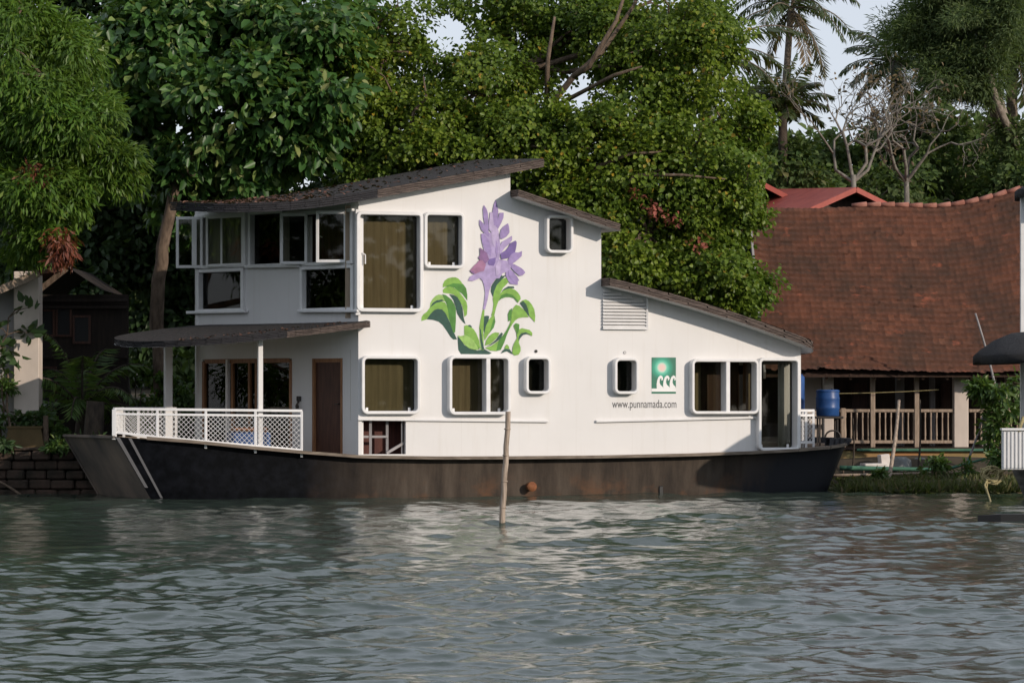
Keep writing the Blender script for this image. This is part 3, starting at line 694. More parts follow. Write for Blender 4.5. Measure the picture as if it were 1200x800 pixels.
# --- porch posts and railing
def rail_pt(px, py):                                           # on the near gunwale, following the hull
    best = None
    for i in range(len(ST)-1):
        for q in np.linspace(0, 1, 21):
            s = ST[i][0]+(ST[i+1][0]-ST[i][0])*q; t = ST[i][1]+(ST[i+1][1]-ST[i][1])*q+.07
            p = BT(s, t, 0); x = 600+F*p.x/p.y
            if best is None or abs(x-px) < best[0]: best = (abs(x-px), p, s)
    p = best[1]; return Vector((p.x, p.y, H+(HY-py)/F*p.y))
TOP = lambda px: 478.3+(px-122)*.0098+.6
LOW = lambda px: 506.5+(px-127)*.0905
posts = (126, 183.6, 242.6, 300.5, 354.5)
mb = MB(); tp = [rail_pt(px, TOP(px)) for px in posts]; md = [rail_pt(px, TOP(px)+6) for px in posts]; lw = [rail_pt(px, LOW(px)) for px in posts]
for a in (tp, md, lw):
    for p, q in zip(a[:-1], a[1:]): mb.bar(p, q+(q-p).normalized()*.01, .045 if a is not tp else .06, .045 if a is not tp else .05, bev=.006)
rl = mb.build('railing', 'white_metal', boat)
for k, px in enumerate(posts):
    mb = MB(); w = .085 if k == 0 else .05
    mb.bar(tp[k]-UP*.01, lw[k]-UP*.14, w, w, bev=.006); mb.build('post', 'white_metal', rl)
def chain(a0, a1, b1, b0, d=.095, r=.0045):                      # diamond wire between four corners
    mb = MB(); U = (a1-a0); Lu = U.length; hz = (b0-a0).length
    pt = lambda u, v: (a0.lerp(a1, u/Lu)).lerp(b0.lerp(b1, u/Lu), v)
    Hh = ((b0-a0).length+(b1-a1).length)/2; k = -Hh
    while k < Lu:
        for sg in (1, -1):
            u0, u1 = k, k+Hh
            if sg == -1: u0, u1 = u1, u0
            v0, v1 = 0.0, 1.0
            ua, ub = u0, u1
            lo = min(ua, ub); hi = max(ua, ub)
            if hi <= 0 or lo >= Lu: continue
            def clip(u, v, uo, vo):
                if u < 0: f = (0-u)/(uo-u); return 0, v+(vo-v)*f
                if u > Lu: f = (Lu-u)/(uo-u); return Lu, v+(vo-v)*f
                return u, v
            p = clip(ua, v0, ub, v1); q = clip(ub, v1, ua, v0)
            mb.tube([pt(*p), pt(*q)], r, 4, False)
        k += d
    return mb
for k in range(len(posts)-1): chain(lw[k], lw[k+1], md[k+1], md[k]).build('wire_mesh', 'white_metal', rl)
# end and far side rails
def far_pt(s, z): 
    for i in range(len(ST)-1):
        if ST[i][0] <= s <= ST[i+1][0]:
            q = (s-ST[i][0])/(ST[i+1][0]-ST[i][0]); return BT(s+ST[i][5]*(1-q)+ST[i+1][5]*q, ST[i][2]+(ST[i+1][2]-ST[i][2])*q-.07, z)
fs = [-3.75,-3.5,-2.8]; far_t = [far_pt(s, tp[0].z) for s in fs]; far_l = [far_pt(s, z) for s, z in zip(fs, (1.27,1.2,1.1))]
mb = MB()
for a in (far_t, far_l):
    for p, q in zip([a[0]]+a[:-1], [tp[0] if a is far_t else lw[0]]+a[1:]): mb.bar(p, q, .05, .05)
for p, q in zip(far_t, far_l): mb.bar(p, q-UP*.12, .05, .05)
p, q = far_t[0].lerp(tp[0], .5), far_l[0].lerp(lw[0], .5); mb.bar(p, q, .05, .05)
rl2 = mb.build('railing', 'white_metal', boat)
chain(far_l[0], far_l[1], far_t[1], far_t[0]).build('wire_mesh', 'white_metal', rl2); chain(far_l[1], far_l[2], far_t[2], far_t[1]).build('wire_mesh', 'white_metal', rl2)
chain(lw[0], far_l[0], far_t[0], tp[0]).build('wire_mesh', 'white_metal', rl2)
b0 = rail_pt(307, 528)+BT(0,.1,0)-BT(0,0,0); sp, tp_ = to_st(b0)
mb = MB(); mb.bar(b0, Vector((b0.x, b0.y, z_porch(sp, tp_)-.13)), .1, .1, up=(*ES, 0), bev=.01); mb.build('porch_post', 'white', boat)
b1 = far_pt(-2.95, 1.05); s_, t_ = to_st(b1); mb = MB(); mb.bar(b1, Vector((b1.x, b1.y, z_porch(s_, t_)-.13)), .16, .16, up=(*ES, 0), bev=.01); mb.build('porch_post', 'white', boat)
# stern rail
mb = MB(); q = [BT(S3+.1,.35,0), BT(10.05,.5,0), BT(10.2,1.4,0)]
for z in (1.72, 1.62, 1.05): mb.bar(q[0]+UP*z, q[1]+UP*z, .05, .05); mb.bar(q[1]+UP*z, q[2]+UP*z, .05, .05)
for p, z in ((q[0],1), (q[1],1), (q[2],1), (q[0].lerp(q[1],.5),1)): mb.bar(p+UP*.9, p+UP*1.72, .05, .05)
sr = mb.build('railing', 'white_metal', boat); chain(q[0]+UP*1.05, q[1]+UP*1.05, q[1]+UP*1.62, q[0]+UP*1.62).build('wire_mesh', 'white_metal', sr)
# stand on the stern
mb = MB(); stand_c = BT(10.7, 1.5, 0); zt = H+(HY-487.5)/F*stand_c.y
for dx in (-.42, -.08, .3): 
    for dy in (-.25, .25): mb.bar(stand_c+Vector((dx, dy, .95)), stand_c+Vector((dx, dy, zt-.03)), .035, .035)
mb.wbox(stand_c+Vector((-.5,-.32,zt-.05)), stand_c+Vector((.42,.32,zt)), .008)
mb.build('barrel_stand', 'iron', boat)
mb = MB(); c = P(976, 512, stand_c.y-.3); mb.tube([c+Vector((.16*math.cos(a), 0, .14*math.sin(a))) for a in np.linspace(0, math.pi, 12)], .022, 6); mb.build('hoop', 'iron', boat)
# --- painted flower
U8 = lambda pts: [(485+x/8, 225+y/8) for x, y in pts]
U7 = lambda pts: [(485+x/7.273, 315+y/7.273) for x, y in pts]
MUR = [
('leaf_d', U7([(370,575),(400,598),(430,650),(540,695),(600,682),(664,718),(640,728),(400,726),(378,690)])),
('leaf_d', U7([(110,430),(140,385),(175,350),(205,340),(240,345),(268,375),(290,420),(320,485),(350,560),(368,600),(335,602),(310,578),(280,530),(245,480),(210,450),(165,436)])),
('leaf_l', U7([(62,445),(66,410),(80,388),(110,365),(150,310),(190,285),(230,275),(265,285),(280,310),(290,350),(300,400),(318,470),(290,420),(268,375),(240,345),(205,340),(175,350),(140,385),(110,430)])),
('leaf_ll', U7([(135,325),(140,290),(160,255),(185,230),(212,218),(240,222),(262,250),(275,280),(230,273),(190,283)])),
('leaf_d', U7([(135,330),(160,290),(195,268),(240,260),(255,272),(222,282),(190,290)])),
('leaf_m', U7([(240,215),(270,222),(320,260),(345,300),(358,340),(358,440),(352,540),(336,545),(318,490),(300,430),(292,360),(280,305),(262,265)])),
('leaf_l', U7([(245,160),(247,130),(262,100),(290,80),(325,72),(355,72),(378,82),(400,105),(418,132),(380,128),(340,124),(300,136),(275,148)])),
('leaf_m', U7([(262,155),(290,140),(335,122),(380,126),(420,130),(445,165),(455,220),(455,270),(440,250),(410,212),(380,190),(345,160),(310,152)])),
('leaf_l', U7([(245,182),(262,162),(300,148),(340,160),(380,190),(420,240),(448,280),(456,320),(452,390),(430,410),(424,360),(410,310),(370,240),(335,218),(300,210),(250,205)])),
('leaf_d', U7([(300,216),(335,222),(370,240),(400,290),(415,340),(425,420),(440,470),(420,455),(395,425),(368,380),(355,320),(335,265)])),
('leaf_l', U7([(585,350),(602,350),(596,450),(592,550),(596,690),(570,690),(560,600),(556,500),(568,430)])),
('leaf_d', U7([(560,500),(572,520),(580,600),(600,682),(578,690),(565,610)])),
('leaf_l', U7([(428,486),(450,478),(480,490),(510,515),(532,550),(556,610),(566,682),(545,660),(500,600),(460,565),(428,562)])),
('leaf_d', U7([(458,480),(478,476),(495,492),(490,500),(468,492)])),
('leaf_m', U7([(440,562),(460,565),(500,600),(545,655),(562,690),(548,680),(500,610)])),
('leaf_ll', U7([(372,568),(400,572),(440,562),(470,575),(505,605),(540,655),(552,690),(515,688),(470,676),(430,645),(400,605)])),
('leaf_d', U7([(600,402),(620,398),(642,402),(634,440),(612,490),(598,545),(594,480)])),
('leaf_l', U7([(640,430),(665,402),(688,400),(692,450),(678,495),(640,550),(602,610),(596,560),(612,490)])),
('leaf_m', U7([(686,405),(694,450),(680,500),(640,552),(662,480)])),
('leaf_l', U7([(658,400),(672,350),(678,300),(672,258),(680,200),(700,145),(740,95),(770,78),(792,74),(808,110),(785,135),(760,160),(725,225),(722,268),(700,330),(684,400)])),
('leaf_d', U7([(655,190),(660,150),(672,125),(700,85),(730,75),(738,30),(752,60),(785,55),(752,88),(705,138),(682,195),(674,240)])),
('leaf_l', U7([(720,238),(740,205),(760,186),(795,168),(830,165),(860,178),(885,200),(905,230),(910,255),(885,290),(868,265),(850,250),(815,240),(780,242),(745,255),(720,275),(700,315),(690,320)])),
('leaf_m', U7([(742,225),(790,208),(840,222),(888,270),(882,288),(850,250),(815,240),(780,240),(742,256),(720,276)])),
('leaf_d', U7([(745,192),(775,165),(805,148),(850,150),(856,165),(820,164),(790,172)])),
('leaf_l', U7([(605,672),(660,655),(720,612),(760,565),(790,520),(815,470),(830,425),(832,375),(845,335),(870,305),(900,315),(930,342),(958,375),(978,412),(930,412),(890,420),(860,442),(838,472),(812,515),(790,565),(772,620),(740,668),(705,700),(650,696)])),
('leaf_m', U7([(700,700),(720,612),(780,540),(835,440),(812,515),(790,565),(772,620),(740,690)])),
('leaf_m', U7([(800,385),(815,350),(836,335),(832,390),(822,440),(803,448)])),
('leaf_l', U7([(905,288),(925,268),(952,260),(980,275),(1005,305),(1025,345),(1033,400),(1030,455),(1005,425),(980,400),(962,330),(935,285)])),
('leaf_d', U7([(902,292),(930,274),(955,300),(972,345),(982,402),(950,360),(930,330)])),
('leaf_l', U7([(604,655),(615,610),(640,572),(668,550),(692,540),(728,545),(715,575),(690,605),(650,640)])),
('leaf_d', U7([(745,542),(758,550),(740,590),(700,622),(655,650),(615,664),(655,640),(700,604),(722,570)])),
('leaf_l', U7([(838,718),(840,670),(852,635),(878,590),(872,540),(850,490),(866,462),(896,470),(896,515),(920,505),(950,512),(985,520),(1008,545),(1006,572),(970,556),(935,556),(905,585),(892,625),(908,668),(908,700),(892,730),(858,738)])),
('leaf_m', U7([(850,480),(870,462),(898,475),(892,530),(878,560),(870,525)])),
('leaf_d', U7([(885,612),(895,570),(915,548),(950,540),(1004,562),(965,554),(930,562),(905,590)])),
('leaf_d', U7([(738,722),(760,690),(780,680),(815,684),(845,728),(820,716),(795,700),(770,708)])),
('leaf_l', U7([(770,680),(780,655),(792,642),(808,660),(812,682)])),
('lilac', U7([(552,70),(585,105),(598,150),(606,205),(598,280),(588,345),(604,348),(625,270),(640,190),(662,130),(690,90),(740,62),(752,20),(800,-20),(810,-70),(560,-70),(545,0)])),
('lilac', U7([(560,-14),(520,40),(475,68),(460,100),(500,104),(530,92),(570,75),(610,110),(660,0)])),
('lilac2', U7([(790,10),(778,50),(800,100),(820,128),(850,132),(885,136),(882,80),(855,35),(822,5)])),
('lilac', U8([(630,390),(720,380),(740,330),(790,360),(810,500),(800,630),(900,650),(930,670),(885,745),(830,760),(800,810),(650,810),(640,740),(690,620),(660,560),(635,470)])),
('lilac2', U8([(765,75),(778,120),(790,180),(785,240),(770,330),(740,320),(735,180),(748,115)])),
('lilac2', U8([(655,122),(680,160),(692,200),(700,330),(695,372),(665,320),(650,240),(645,160)])),
('lilac2', U8([(800,195),(840,195),(838,240),(815,295),(785,350),(765,372),(765,330)])),
('lilac2', U8([(612,258),(640,285),(665,310),(690,350),(708,395),(700,422),(660,388),(630,355),(612,305)])),
('lilac3', U8([(712,190),(735,190),(748,320),(728,380),(705,360),(702,290)])),
('lilac2', U8([(880,293),(890,325),(895,380),(865,420),(830,440),(808,438),(802,400),(815,350),(835,325)])),
('lilac2', U8([(628,395),(660,400),(700,450),(725,540),(720,600),(680,575),(650,500),(632,450)])),
('lilac', U8([(918,410),(918,450),(890,490),(850,525),(800,592),(802,520),(825,465),(870,440)])),
('lilac3', U8([(735,320),(755,312),(785,345),(792,420),(780,480),(760,520),(735,480),(722,400)])),
('lilac2', U8([(765,440),(778,480),(785,560),(775,620),(762,560)])),
('violet', U8([(950,455),(962,472),(958,510),(945,570),(915,600),(880,620),(820,632),(808,590),(815,572),(860,545),(885,515),(902,480)])),
('lilac2', U8([(1012,553),(1008,600),(975,632),(940,660),(890,685),(880,635),(905,590),(940,565),(975,568)])),
('lilac2', U8([(905,672),(940,678),(1000,710),(1025,730),(1042,755),(1015,782),(985,785),(945,750),(912,715)])),
('lilac2', U8([(880,735),(920,742),(965,790),(985,830),(940,850),(890,790)])),
('mauve', U8([(615,520),(650,545),(682,572),(702,630),(662,682),(635,660),(600,615),(618,590)])),
('rosy', U8([(640,640),(672,680),(655,740),(610,750),(570,768),(545,745),(522,738),(562,690),(590,665),(608,640)])),
('mauve', U8([(522,738),(560,745),(572,768),(548,765)])),
('violet', U8([(705,628),(765,614),(760,660),(745,692),(698,682),(690,655)])),
('lilac3', U8([(790,640),(815,660),(805,760),(770,790),(760,700)])),
]
mus = {}
for k, (mat, pts) in enumerate(MUR):
    uz = [SIDE.uz(*q) for q in pts]; off = -.0015-.0004*k
    mb = mus.setdefault(mat, MB()); o = len(mb.v); mb.v += [SIDE.pt(u, z, off) for u, z in uz]
    for t in tessellate_polygon([[Vector((u, z, 0)) for u, z in uz]]): mb.f.append(tuple(i+o for i in t))
mur = bpy.data.meshes.new('flower_mural'); V = []; Fc = []; mi = []
for j, (mat, mb) in enumerate(mus.items()):
    o = len(V); V += [tuple(v-root_loc(boat)) for v in mb.v]; Fc += [tuple(i+o for i in f) for f in mb.f]; mi += [j]*len(mb.f); mur.materials.append(M[mat])
mur.from_pydata(V, [], Fc); mur.polygons.foreach_set('material_index', mi); mur.update()
mo = link('flower_mural', mur, None, boat); mo['label'] = 'painted purple water flower with curling green leaves'
# --- emblem and lettering
def flat(name, polys_px, mat, off, parent=boat):
    mb = MB()
    for pts in polys_px:
        uz = [SIDE.uz(*q) for q in pts]; o = len(mb.v); mb.v += [SIDE.pt(u, z, off) for u, z in uz]
        for t in tessellate_polygon([[Vector((u, z, 0)) for u, z in uz]]): mb.f.append(tuple(i+o for i in t))
    return mb.build(name, mat, parent)
m, nt, b = newmat('emblem_print')                                 # printed disc and halo on green
g = N(nt, 'ShaderNodeNewGeometry'); cc = SIDE.pt(*SIDE.uz(775.6, 430.5), -.004)
vd = N(nt, 'ShaderNodeVectorMath', operation='DISTANCE'); tcn = N(nt, 'ShaderNodeTexCoord')
nt.links.new(tcn.outputs['Object'], vd.inputs[0]); vd.inputs[1].default_value = tuple(cc-root_loc(boat))
c = ramp(nt, vd.outputs['Value'], [(.055, (.72,.52,.47)), (.085, (.55,.62,.52)), (.11, (.14,.55,.40)), (.17, (.01,.30,.19)), (.26, (.0,.13,.075))])
nt.links.new(c, b.inputs['Base Color']); b.inputs['Roughness'].default_value = .4; M['emblem'] = m
sg = flat('emblem', [[(763.5,418.7),(792,418.7),(792,455),(763.5,455)]], 'emblem', -.004); sg['label'] = 'square green emblem with a glowing sun and three white waves'
flat('emblem_line', [[(763.5,458.8),(792,458.8),(792,461),(763.5,461)]], 'sign_green', -.004, sg)
def curl(x):                                                       # one curling wave crest
    o_ = [(x,455),(x-.2,450),(x+.4,445.5),(x+1.8,441.8),(x+4.2,439.6),(x+6.4,440.6),(x+7.4,443.2),(x+6.6,445.4),(x+5.2,445.6),(x+5.6,443.6),(x+4.6,442.9),(x+3.6,444.6),(x+3.2,447.8),(x+4.2,450.6),(x+6.6,452.8),(x+8.6,455)]
    return [(min(q[0], 791.9), q[1]) for q in o_]
flat('white_waves', [curl(769.6), curl(777.2), curl(784.8)], 'sign_white', -.0055, sg)
flat('white_band', [[(763.5,455.05),(792,455.05),(792,458.7),(763.5,458.7)]], 'sign_white', -.0045, sg)
cu = bpy.data.curves.new('web_address', 'FONT'); cu.body = 'www.punnamada.com'; cu.size = 1
to = bpy.data.objects.new('tmp_text', cu); COL.objects.link(to)
me = bpy.data.meshes.new_from_object(to.evaluated_get(bpy.context.evaluated_depsgraph_get())); bpy.data.objects.remove(to)
co = np.array([v.co[:] for v in me.vertices]); x0, x1 = co[:,0].min(), co[:,0].max()
ua, ub = SIDE.uz(717.3, 475)[0], SIDE.uz(792.6, 475)[0]; zb, za = SIDE.uz(755, 477.6)[1], SIDE.uz(755, 468.3)[1]
ymax = co[:,1].max()
for v in me.vertices:
    v.co = SIDE.pt(ua+(v.co.x-x0)/(x1-x0)*(ub-ua), zb+v.co.y/ymax*(za-zb), -.004)-root_loc(boat)
me.name = 'web_address'; link('web_address', me, 'lettering', boat)

# things carried by the boat
c = BT(10.75, 1.5, 0); c = P(970, 487.5, stand_c.y); c.z = zt
br = thing('barrel', c, 'blue plastic barrel standing on an iron stand at the stern', 'barrel')
mb = MB(); hb = .57; rb = .255
mb.lathe(c, [(rb*.9,0),(rb*.97,.02),(rb*.97,.15),(rb*1.02,.17),(rb*.98,.2),(rb,.36),(rb*1.02,.39),(rb*.97,.42),(rb*.95,.54),(rb*.88,hb)], 28)
mb.build('body', 'blue_plastic', br, True)
mb = MB(); mb.lathe(c+UP*.52, [(rb*1.0,0),(rb*1.0,.035)], 28); mb.build('hoop', 'blue_plastic', br)
mb = MB(); mb.lathe(c+UP*hb+Vector((.1,-.05,0)), [(.035,0),(.035,.02)], 12); mb.build('cap', 'black', br)
c = BT(10.42, 2.4, .97); dr = thing('drum', c, 'tall pale blue drum half hidden behind the stern window', 'drum')
mb = MB(); k = (H+(HY-440)/F*c.y)-c.z
mb.lathe(c, [(.22,0),(.24,.03),(.24,k*.33),(.25,k*.35),(.24,k*.37),(.24,k*.66),(.25,k*.68),(.24,k*.7),(.24,k-.03),(.21,k)], 24); mb.build('body', 'blue_plastic', dr, True)
mb = MB(); mb.lathe(c+UP*k, [(.2,0),(.2,.03)], 24); mb.build('lid', 'blue_plastic', dr)
# blue crate and orange cushion glimpsed behind the wire mesh
c = BT(-2.0, 1.0, .98); cr = thing('crate', c, 'blue crate standing on the porch behind the wire mesh', 'crate')
mb = MB(); mb.box(c+UP*.16, ((*ES,0),(*ET,0),UP), (.4,.22,.16), .02); mb.build('box', 'blue_plastic', cr)
mb = MB(); mb.box(c+UP*.37, ((*ES,0),(*ET,0),UP), (.34,.2,.05), .03); mb.build('cushion', 'rust', cr)
# mooring stake
a, b_ = P(595.8, 482, 46.2), P(587.5, 625, 46.2)
st = thing('mooring_stake', Vector((b_.x, b_.y, 0)), 'weathered bamboo stake leaning in the water before the houseboat', 'stake')
K = 14; mb = MB(); pts = [b_.lerp(a, k/K)+Vector((.006*math.sin(k*1.7), 0, 0)) for k in range(K+1)]; pts = [b_-(a-b_)*.3]+pts
mb.tube(pts, [.05]+[.05-.008*k/K for k in range(K+1)], 10); mb.build('pole', 'bamboo', st, True)
mb = MB()
for k in (3, 6, 9, 12): mb.lathe(b_.lerp(a, k/K), [(.047,-.012),(.054,0),(.047,.012)], 10)
mb.build('node', 'bamboo', st, True)
# ------------------------------------------------------------------ water
def axis(lo, hi, d0, out_lo, out_hi):
    a = list(np.arange(lo, hi, d0)); d = d0; x = a[-1]; r = []
    while x < out_hi: d *= 1.35; x += d; r.append(x)
    d = d0; x = lo; l = []
    while x > out_lo: d *= 1.35; x -= d; l.append(x)
    return np.array(l[::-1]+a+r)
gx = axis(-12.5, 12.5, .047, -900, 900)
yy = [17.5]; 
while yy[-1] < 66: yy.append(yy[-1]+.03*(yy[-1]/18)**1.0)
d = .05; y = 17.5; pre = []
while y > -1200: d *= 1.35; y -= d; pre.append(y)
post = []; d = .12; y = yy[-1]
while y < 90: d *= 1.3; y += d; post.append(y)
gy = np.array(pre[::-1]+yy+post)
X, Y = np.meshgrid(gx, gy); Z = np.zeros_like(X); DX = np.zeros_like(X); DY = np.zeros_like(X)
wr = np.random.default_rng(5)
cell = np.maximum(np.gradient(gx)[None, :], np.gradient(gy)[:, None])
for i in range(220):
    lam = .18*(2.6/.17)**(wr.random()**1.9); th = wr.normal(rad(-75), rad(42)); k = 2*math.pi/lam
    amp = .0026*lam; kx, ky = k*math.cos(th), k*math.sin(th); ph = wr.random()*6.28
    p = kx*X+ky*Y+ph; a = amp*np.clip(1.35-2.6*cell/lam, 0, 1)
    Z += a*np.cos(p); DX -= 1.3*a*math.cos(th)*np.sin(p); DY -= 1.3*a*math.sin(th)*np.sin(p)
gust = .75+.35*np.sin(X*.21+Y*.13+1)*np.sin(Y*.17-X*.08)
V = np.stack([X+DX*gust, Y+DY*gust, Z*gust], -1).reshape(-1, 3)
ny, nx = X.shape; idx = np.arange(ny*nx).reshape(ny, nx)
q = np.stack([idx[:-1,:-1], idx[:-1,1:], idx[1:,1:], idx[1:,:-1]], -1).reshape(-1, 4)
tag(npmesh('water', V, q.ravel(), np.full(len(q), 4), 'water', None, True), kind='structure')
# ------------------------------------------------------------------ bank
def shore(x):
    if x < -7.2: return 62.0
    if x < -5.5: return 62+(x+7.2)/1.7*5
    if x < 6.6: return 67.0
    if x < 7.4: return 67-(x-6.6)/.8*4.6
    return 62.4
def ground_z(x, y):
    d = y-shore(x); h = .8 if x < -6 else (.2 if x > 6.6 and y < 66.3 else .62)
    r = .5 if x < -6 else 2.2
    z = -.45+(h+.45)*max(0, min(1, (d+.6)/r))
    if y > 75: z += min(2.2, (y-75)*.05)
    return z+.05*math.sin(x*1.3+y)*math.sin(y*.9)
ax = axis(-16, 16, .35, -2500, 2500); ay = axis(61, 76, .3, 60, 3000)
V = [(x, y, ground_z(x, y)) for y in ay for x in ax]; n_ = len(ax)
idx = np.arange(len(V)).reshape(len(ay), n_); q = np.stack([idx[:-1,:-1], idx[:-1,1:], idx[1:,1:], idx[1:,:-1]], -1).reshape(-1, 4)
tag(npmesh('ground', V, q.ravel(), np.full(len(q), 4), 'ground', None, True), kind='structure')
# retaining wall of laterite blocks
wl = thing('retaining_wall', (-10, 61.6, 0), 'low wall of dark laterite blocks holding the bank left of the bow', 'retaining wall')
mb = MB(); z = -.4; r = 0
while z < .82:
    h = .2 if r else .3; x = -17+(.2 if r % 2 else 0)
    while x < -6.9:
        w = random.uniform(.36,.5); j = random.uniform(-.06,.06); mb.wbox((x, 61.45+j, z), (x+w-random.uniform(.008,.03), 62.1, z+h-random.uniform(.006,.03)), .03); x += w
    z += h; r += 1
mb.build('blocks', 'laterite', wl)
mb = MB(); mb.wbox((-17,61.5,z), (-6.9,62.3,z+.05), .01); mb.build('coping', 'laterite', wl)
# ------------------------------------------------------------------ foliage engine
def unit(a): return a/np.maximum(np.linalg.norm(a, axis=-1, keepdims=True), 1e-6)
def leaf_mesh(name, C, A, Nn, L, W, mat, parent=None, shape='oval'):
    C, A, Nn = np.asarray(C), unit(np.asarray(A)), np.asarray(Nn)
    B = unit(np.cross(A, Nn)); U = np.cross(B, A); n = len(C)
    L = np.broadcast_to(L, n)[:,None]; W = np.broadcast_to(W, n)[:,None]
    if shape == 'oval':
        pts = [C, C+A*L*.28+B*W*.5+U*W*.16, C+A*L*.66+B*W*.42+U*W*.10, C+A*L-U*L*.12, C+A*L*.66-B*W*.42+U*W*.10, C+A*L*.28-B*W*.5+U*W*.16]
        V = np.stack(pts, 1).reshape(-1, 3); b = (np.arange(n)*6)[:,None]
        f = np.concatenate([b+np.array([0,1,2,3]), b+np.array([0,3,4,5])], 1).reshape(-1)
        return npmesh(name, V, f, np.full(n*2, 4), mat, parent)
    pts = [C, C+A*L*.45+B*W*.5, C+A*L-U*L*.15, C+A*L*.45-B*W*.5]
    V = np.stack(pts, 1).reshape(-1, 3); b = (np.arange(n)*4)[:,None]
    return npmesh(name, V, (b+np.arange(4)).reshape(-1), np.full(n, 4), mat, parent)
def clumps(lobes, rng):
    out = []
    for (c, r, n) in lobes:
        d = unit(rng.normal(size=(n, 3))); u = rng.random((n, 1))
        rr = np.where(u < .7, .72+.34*rng.random((n, 1)), .72*rng.random((n, 1))**.6)
        nb = max(3, n//8); bd = unit(rng.normal(size=(nb, 3)))*rng.uniform(.45, 1.0, (nb, 1)); w = rng.integers(0, nb, n)
        q = np.where(rng.random((n, 1)) < .84, bd[w]+rng.normal(size=(n, 3))*.18, d*rr); d = unit(q*.8+d*.2)
        p = np.asarray(c)+q*np.asarray(r); keep = (d[:,1] < .35) | (rng.random(n) < .45); out.append((p[keep], d[keep]))
    return np.concatenate([o[0] for o in out]), np.concatenate([o[1] for o in out])
def crown(name, lobes, per, cr, L, W, mat, parent, rng, droop=.35, shape='oval', up=.4, flat=.75):
    P0, D0 = clumps(lobes, rng); n = len(P0)
    size = cr*rng.uniform(.55, 1.4, n)
    k = rng.poisson(per, n); idx = np.repeat(np.arange(n), k); m = len(idx)
    off = unit(rng.normal(size=(m, 3)))*rng.random((m, 1))**.45*size[idx][:,None]; off[:,2] *= flat
    C = P0[idx]+off
    A = unit(off)*.8+D0[idx]*.5+rng.normal(size=(m, 3))*.5; A[:,2] -= droop
    Nn = rng.normal(size=(m, 3))*.5+D0[idx]*.95+unit(off)*.3; Nn[:,2] += up
    s = rng.uniform(.65, 1.25, m)
    return leaf_mesh(name, C, A, Nn, L*s, W*s, mat, parent, shape), P0
def wiggle(a, b, rng, n=5, j=.08):
    a, b = np.asarray(a, float), np.asarray(b, float); l = np.linalg.norm(b-a); out = []
    for k in range(n+1):
        t = k/n; p = a*(1-t)+b*t; w = math.sin(math.pi*t)
        out.append(Vector(p+rng.normal(size=3)*j*l*w*.6+np.array([0,0,.08*l*w])))
    return out
def lobe(px, py, Y, rx, ry, depth, n): 
    s = Y/F; return (tuple(P(px, py, Y)), (rx*s, depth, ry*s), n)
def tree(name, label, base, path, r0, lobes, per, cr, L, W, mat, bark='bark', group=None, seed=1, twig=.3, extra=(), limbs=True, **kw):
    rng = np.random.default_rng(seed); bx, by = base
    root = thing(name, (bx, by, ground_z(bx, by)), label, 'tree', group)
    tr = MB(); path = [Vector((bx, by, ground_z(bx, by)-.3))]+[Vector(p) for p in path]
    fine = []
    for a, b_ in zip(path[:-1], path[1:]): fine += wiggle(a, b_, rng, 4, .03)[:-1]
    fine.append(path[-1]); m = len(fine); tr.tube(fine, [r0*(1.25-.75*k/(m-1)) if k else r0*1.5 for k in range(m)], 9)
    cr_, P0 = crown('crown', lobes, per, cr, L, W, mat, root, rng, **kw)
    cs = [np.array(l[0]) for l in lobes]
    if limbs:
        for c, r, n in lobes:
            st = min(fine[m//3:], key=lambda p: (p-Vector(c)).length+abs(p.z-c[2]+1)*.5) 
            w = wiggle(st, c, rng, 5, .09); q = r0*.42; tr.tube(w, [q*(1-.7*k/5) for k in range(6)], 6)
        for p in P0[rng.random(len(P0)) < twig]:
            c = min(cs, key=lambda c: np.linalg.norm(c-p)); w = wiggle(c, p, rng, 3, .12); tr.tube(w, [.035*r0/.2,.026*r0/.2,.017*r0/.2,.008], 4, False)
    for pts, rr in extra: tr.tube([Vector(p) for p in pts], rr, 7)
    tr.build('trunk', bark, root, True); return root
# --- trees along the bank, from the left
tree('mango_tree', 'pale green mango tree with narrow drooping leaves overhanging the bank', (-13.2, 62.9), [P(-120,330,62.9), P(-60,180,62.6)], .28,
     [lobe(98,150,61.3,52,40,1.1,75), lobe(45,140,61.0,55,46,1.1,75), lobe(120,188,61.4,36,34,.9,42), lobe(10,80,61.8,70,70,1.6,105), lobe(82,62,61.9,36,28,.9,34), lobe(60,100,61.2,40,26,.8,36), lobe(92,232,61.2,40,34,.9,44), lobe(35,225,60.9,52,40,1.0,60), lobe(0,190,61.3,40,40,1.0,40), lobe(-70,150,62.2,110,130,1.9,150), lobe(25,10,62,60,50,1.4,60), lobe(48,278,61.1,34,22,.7,26)],
     105, .46, .20, .05, 'lf_mango', seed=3, droop=.75, shape='narrow', twig=.15)
mango = bpy.data.objects['mango_tree']
rng = np.random.default_rng(9)
o, _ = crown('young_leaves', [lobe(73,268,60.3,17,32,.35,30), lobe(45,205,60.3,22,14,.3,6)], 42, .2, .2, .05, 'lf_red', mango, rng, droop=1.2, shape='narrow'); o['label'] = 'rust red young leaves hanging at the lower edge'
tree('mango_tree', 'unseen second mango tree further left, added to darken the bow windows', (-17, 62.8), [(-17,62.5,4), (-16.6,61,7)], .25,
     [((-15.5,59.3,2.0),(1.8,2.4,1.6),120), ((-15.5,59,4.5),(1.8,2.4,2.2),150), ((-16.5,57,6),(2.0,2.2,2.4),150), ((-15.2,61.5,7.5),(1.6,2,1.6),70)], 45, .55, .26, .07, 'lf_mango', seed=13, droop=.75, shape='narrow', twig=.1)  # out of view, added to green the bow panes and dim the bow wall
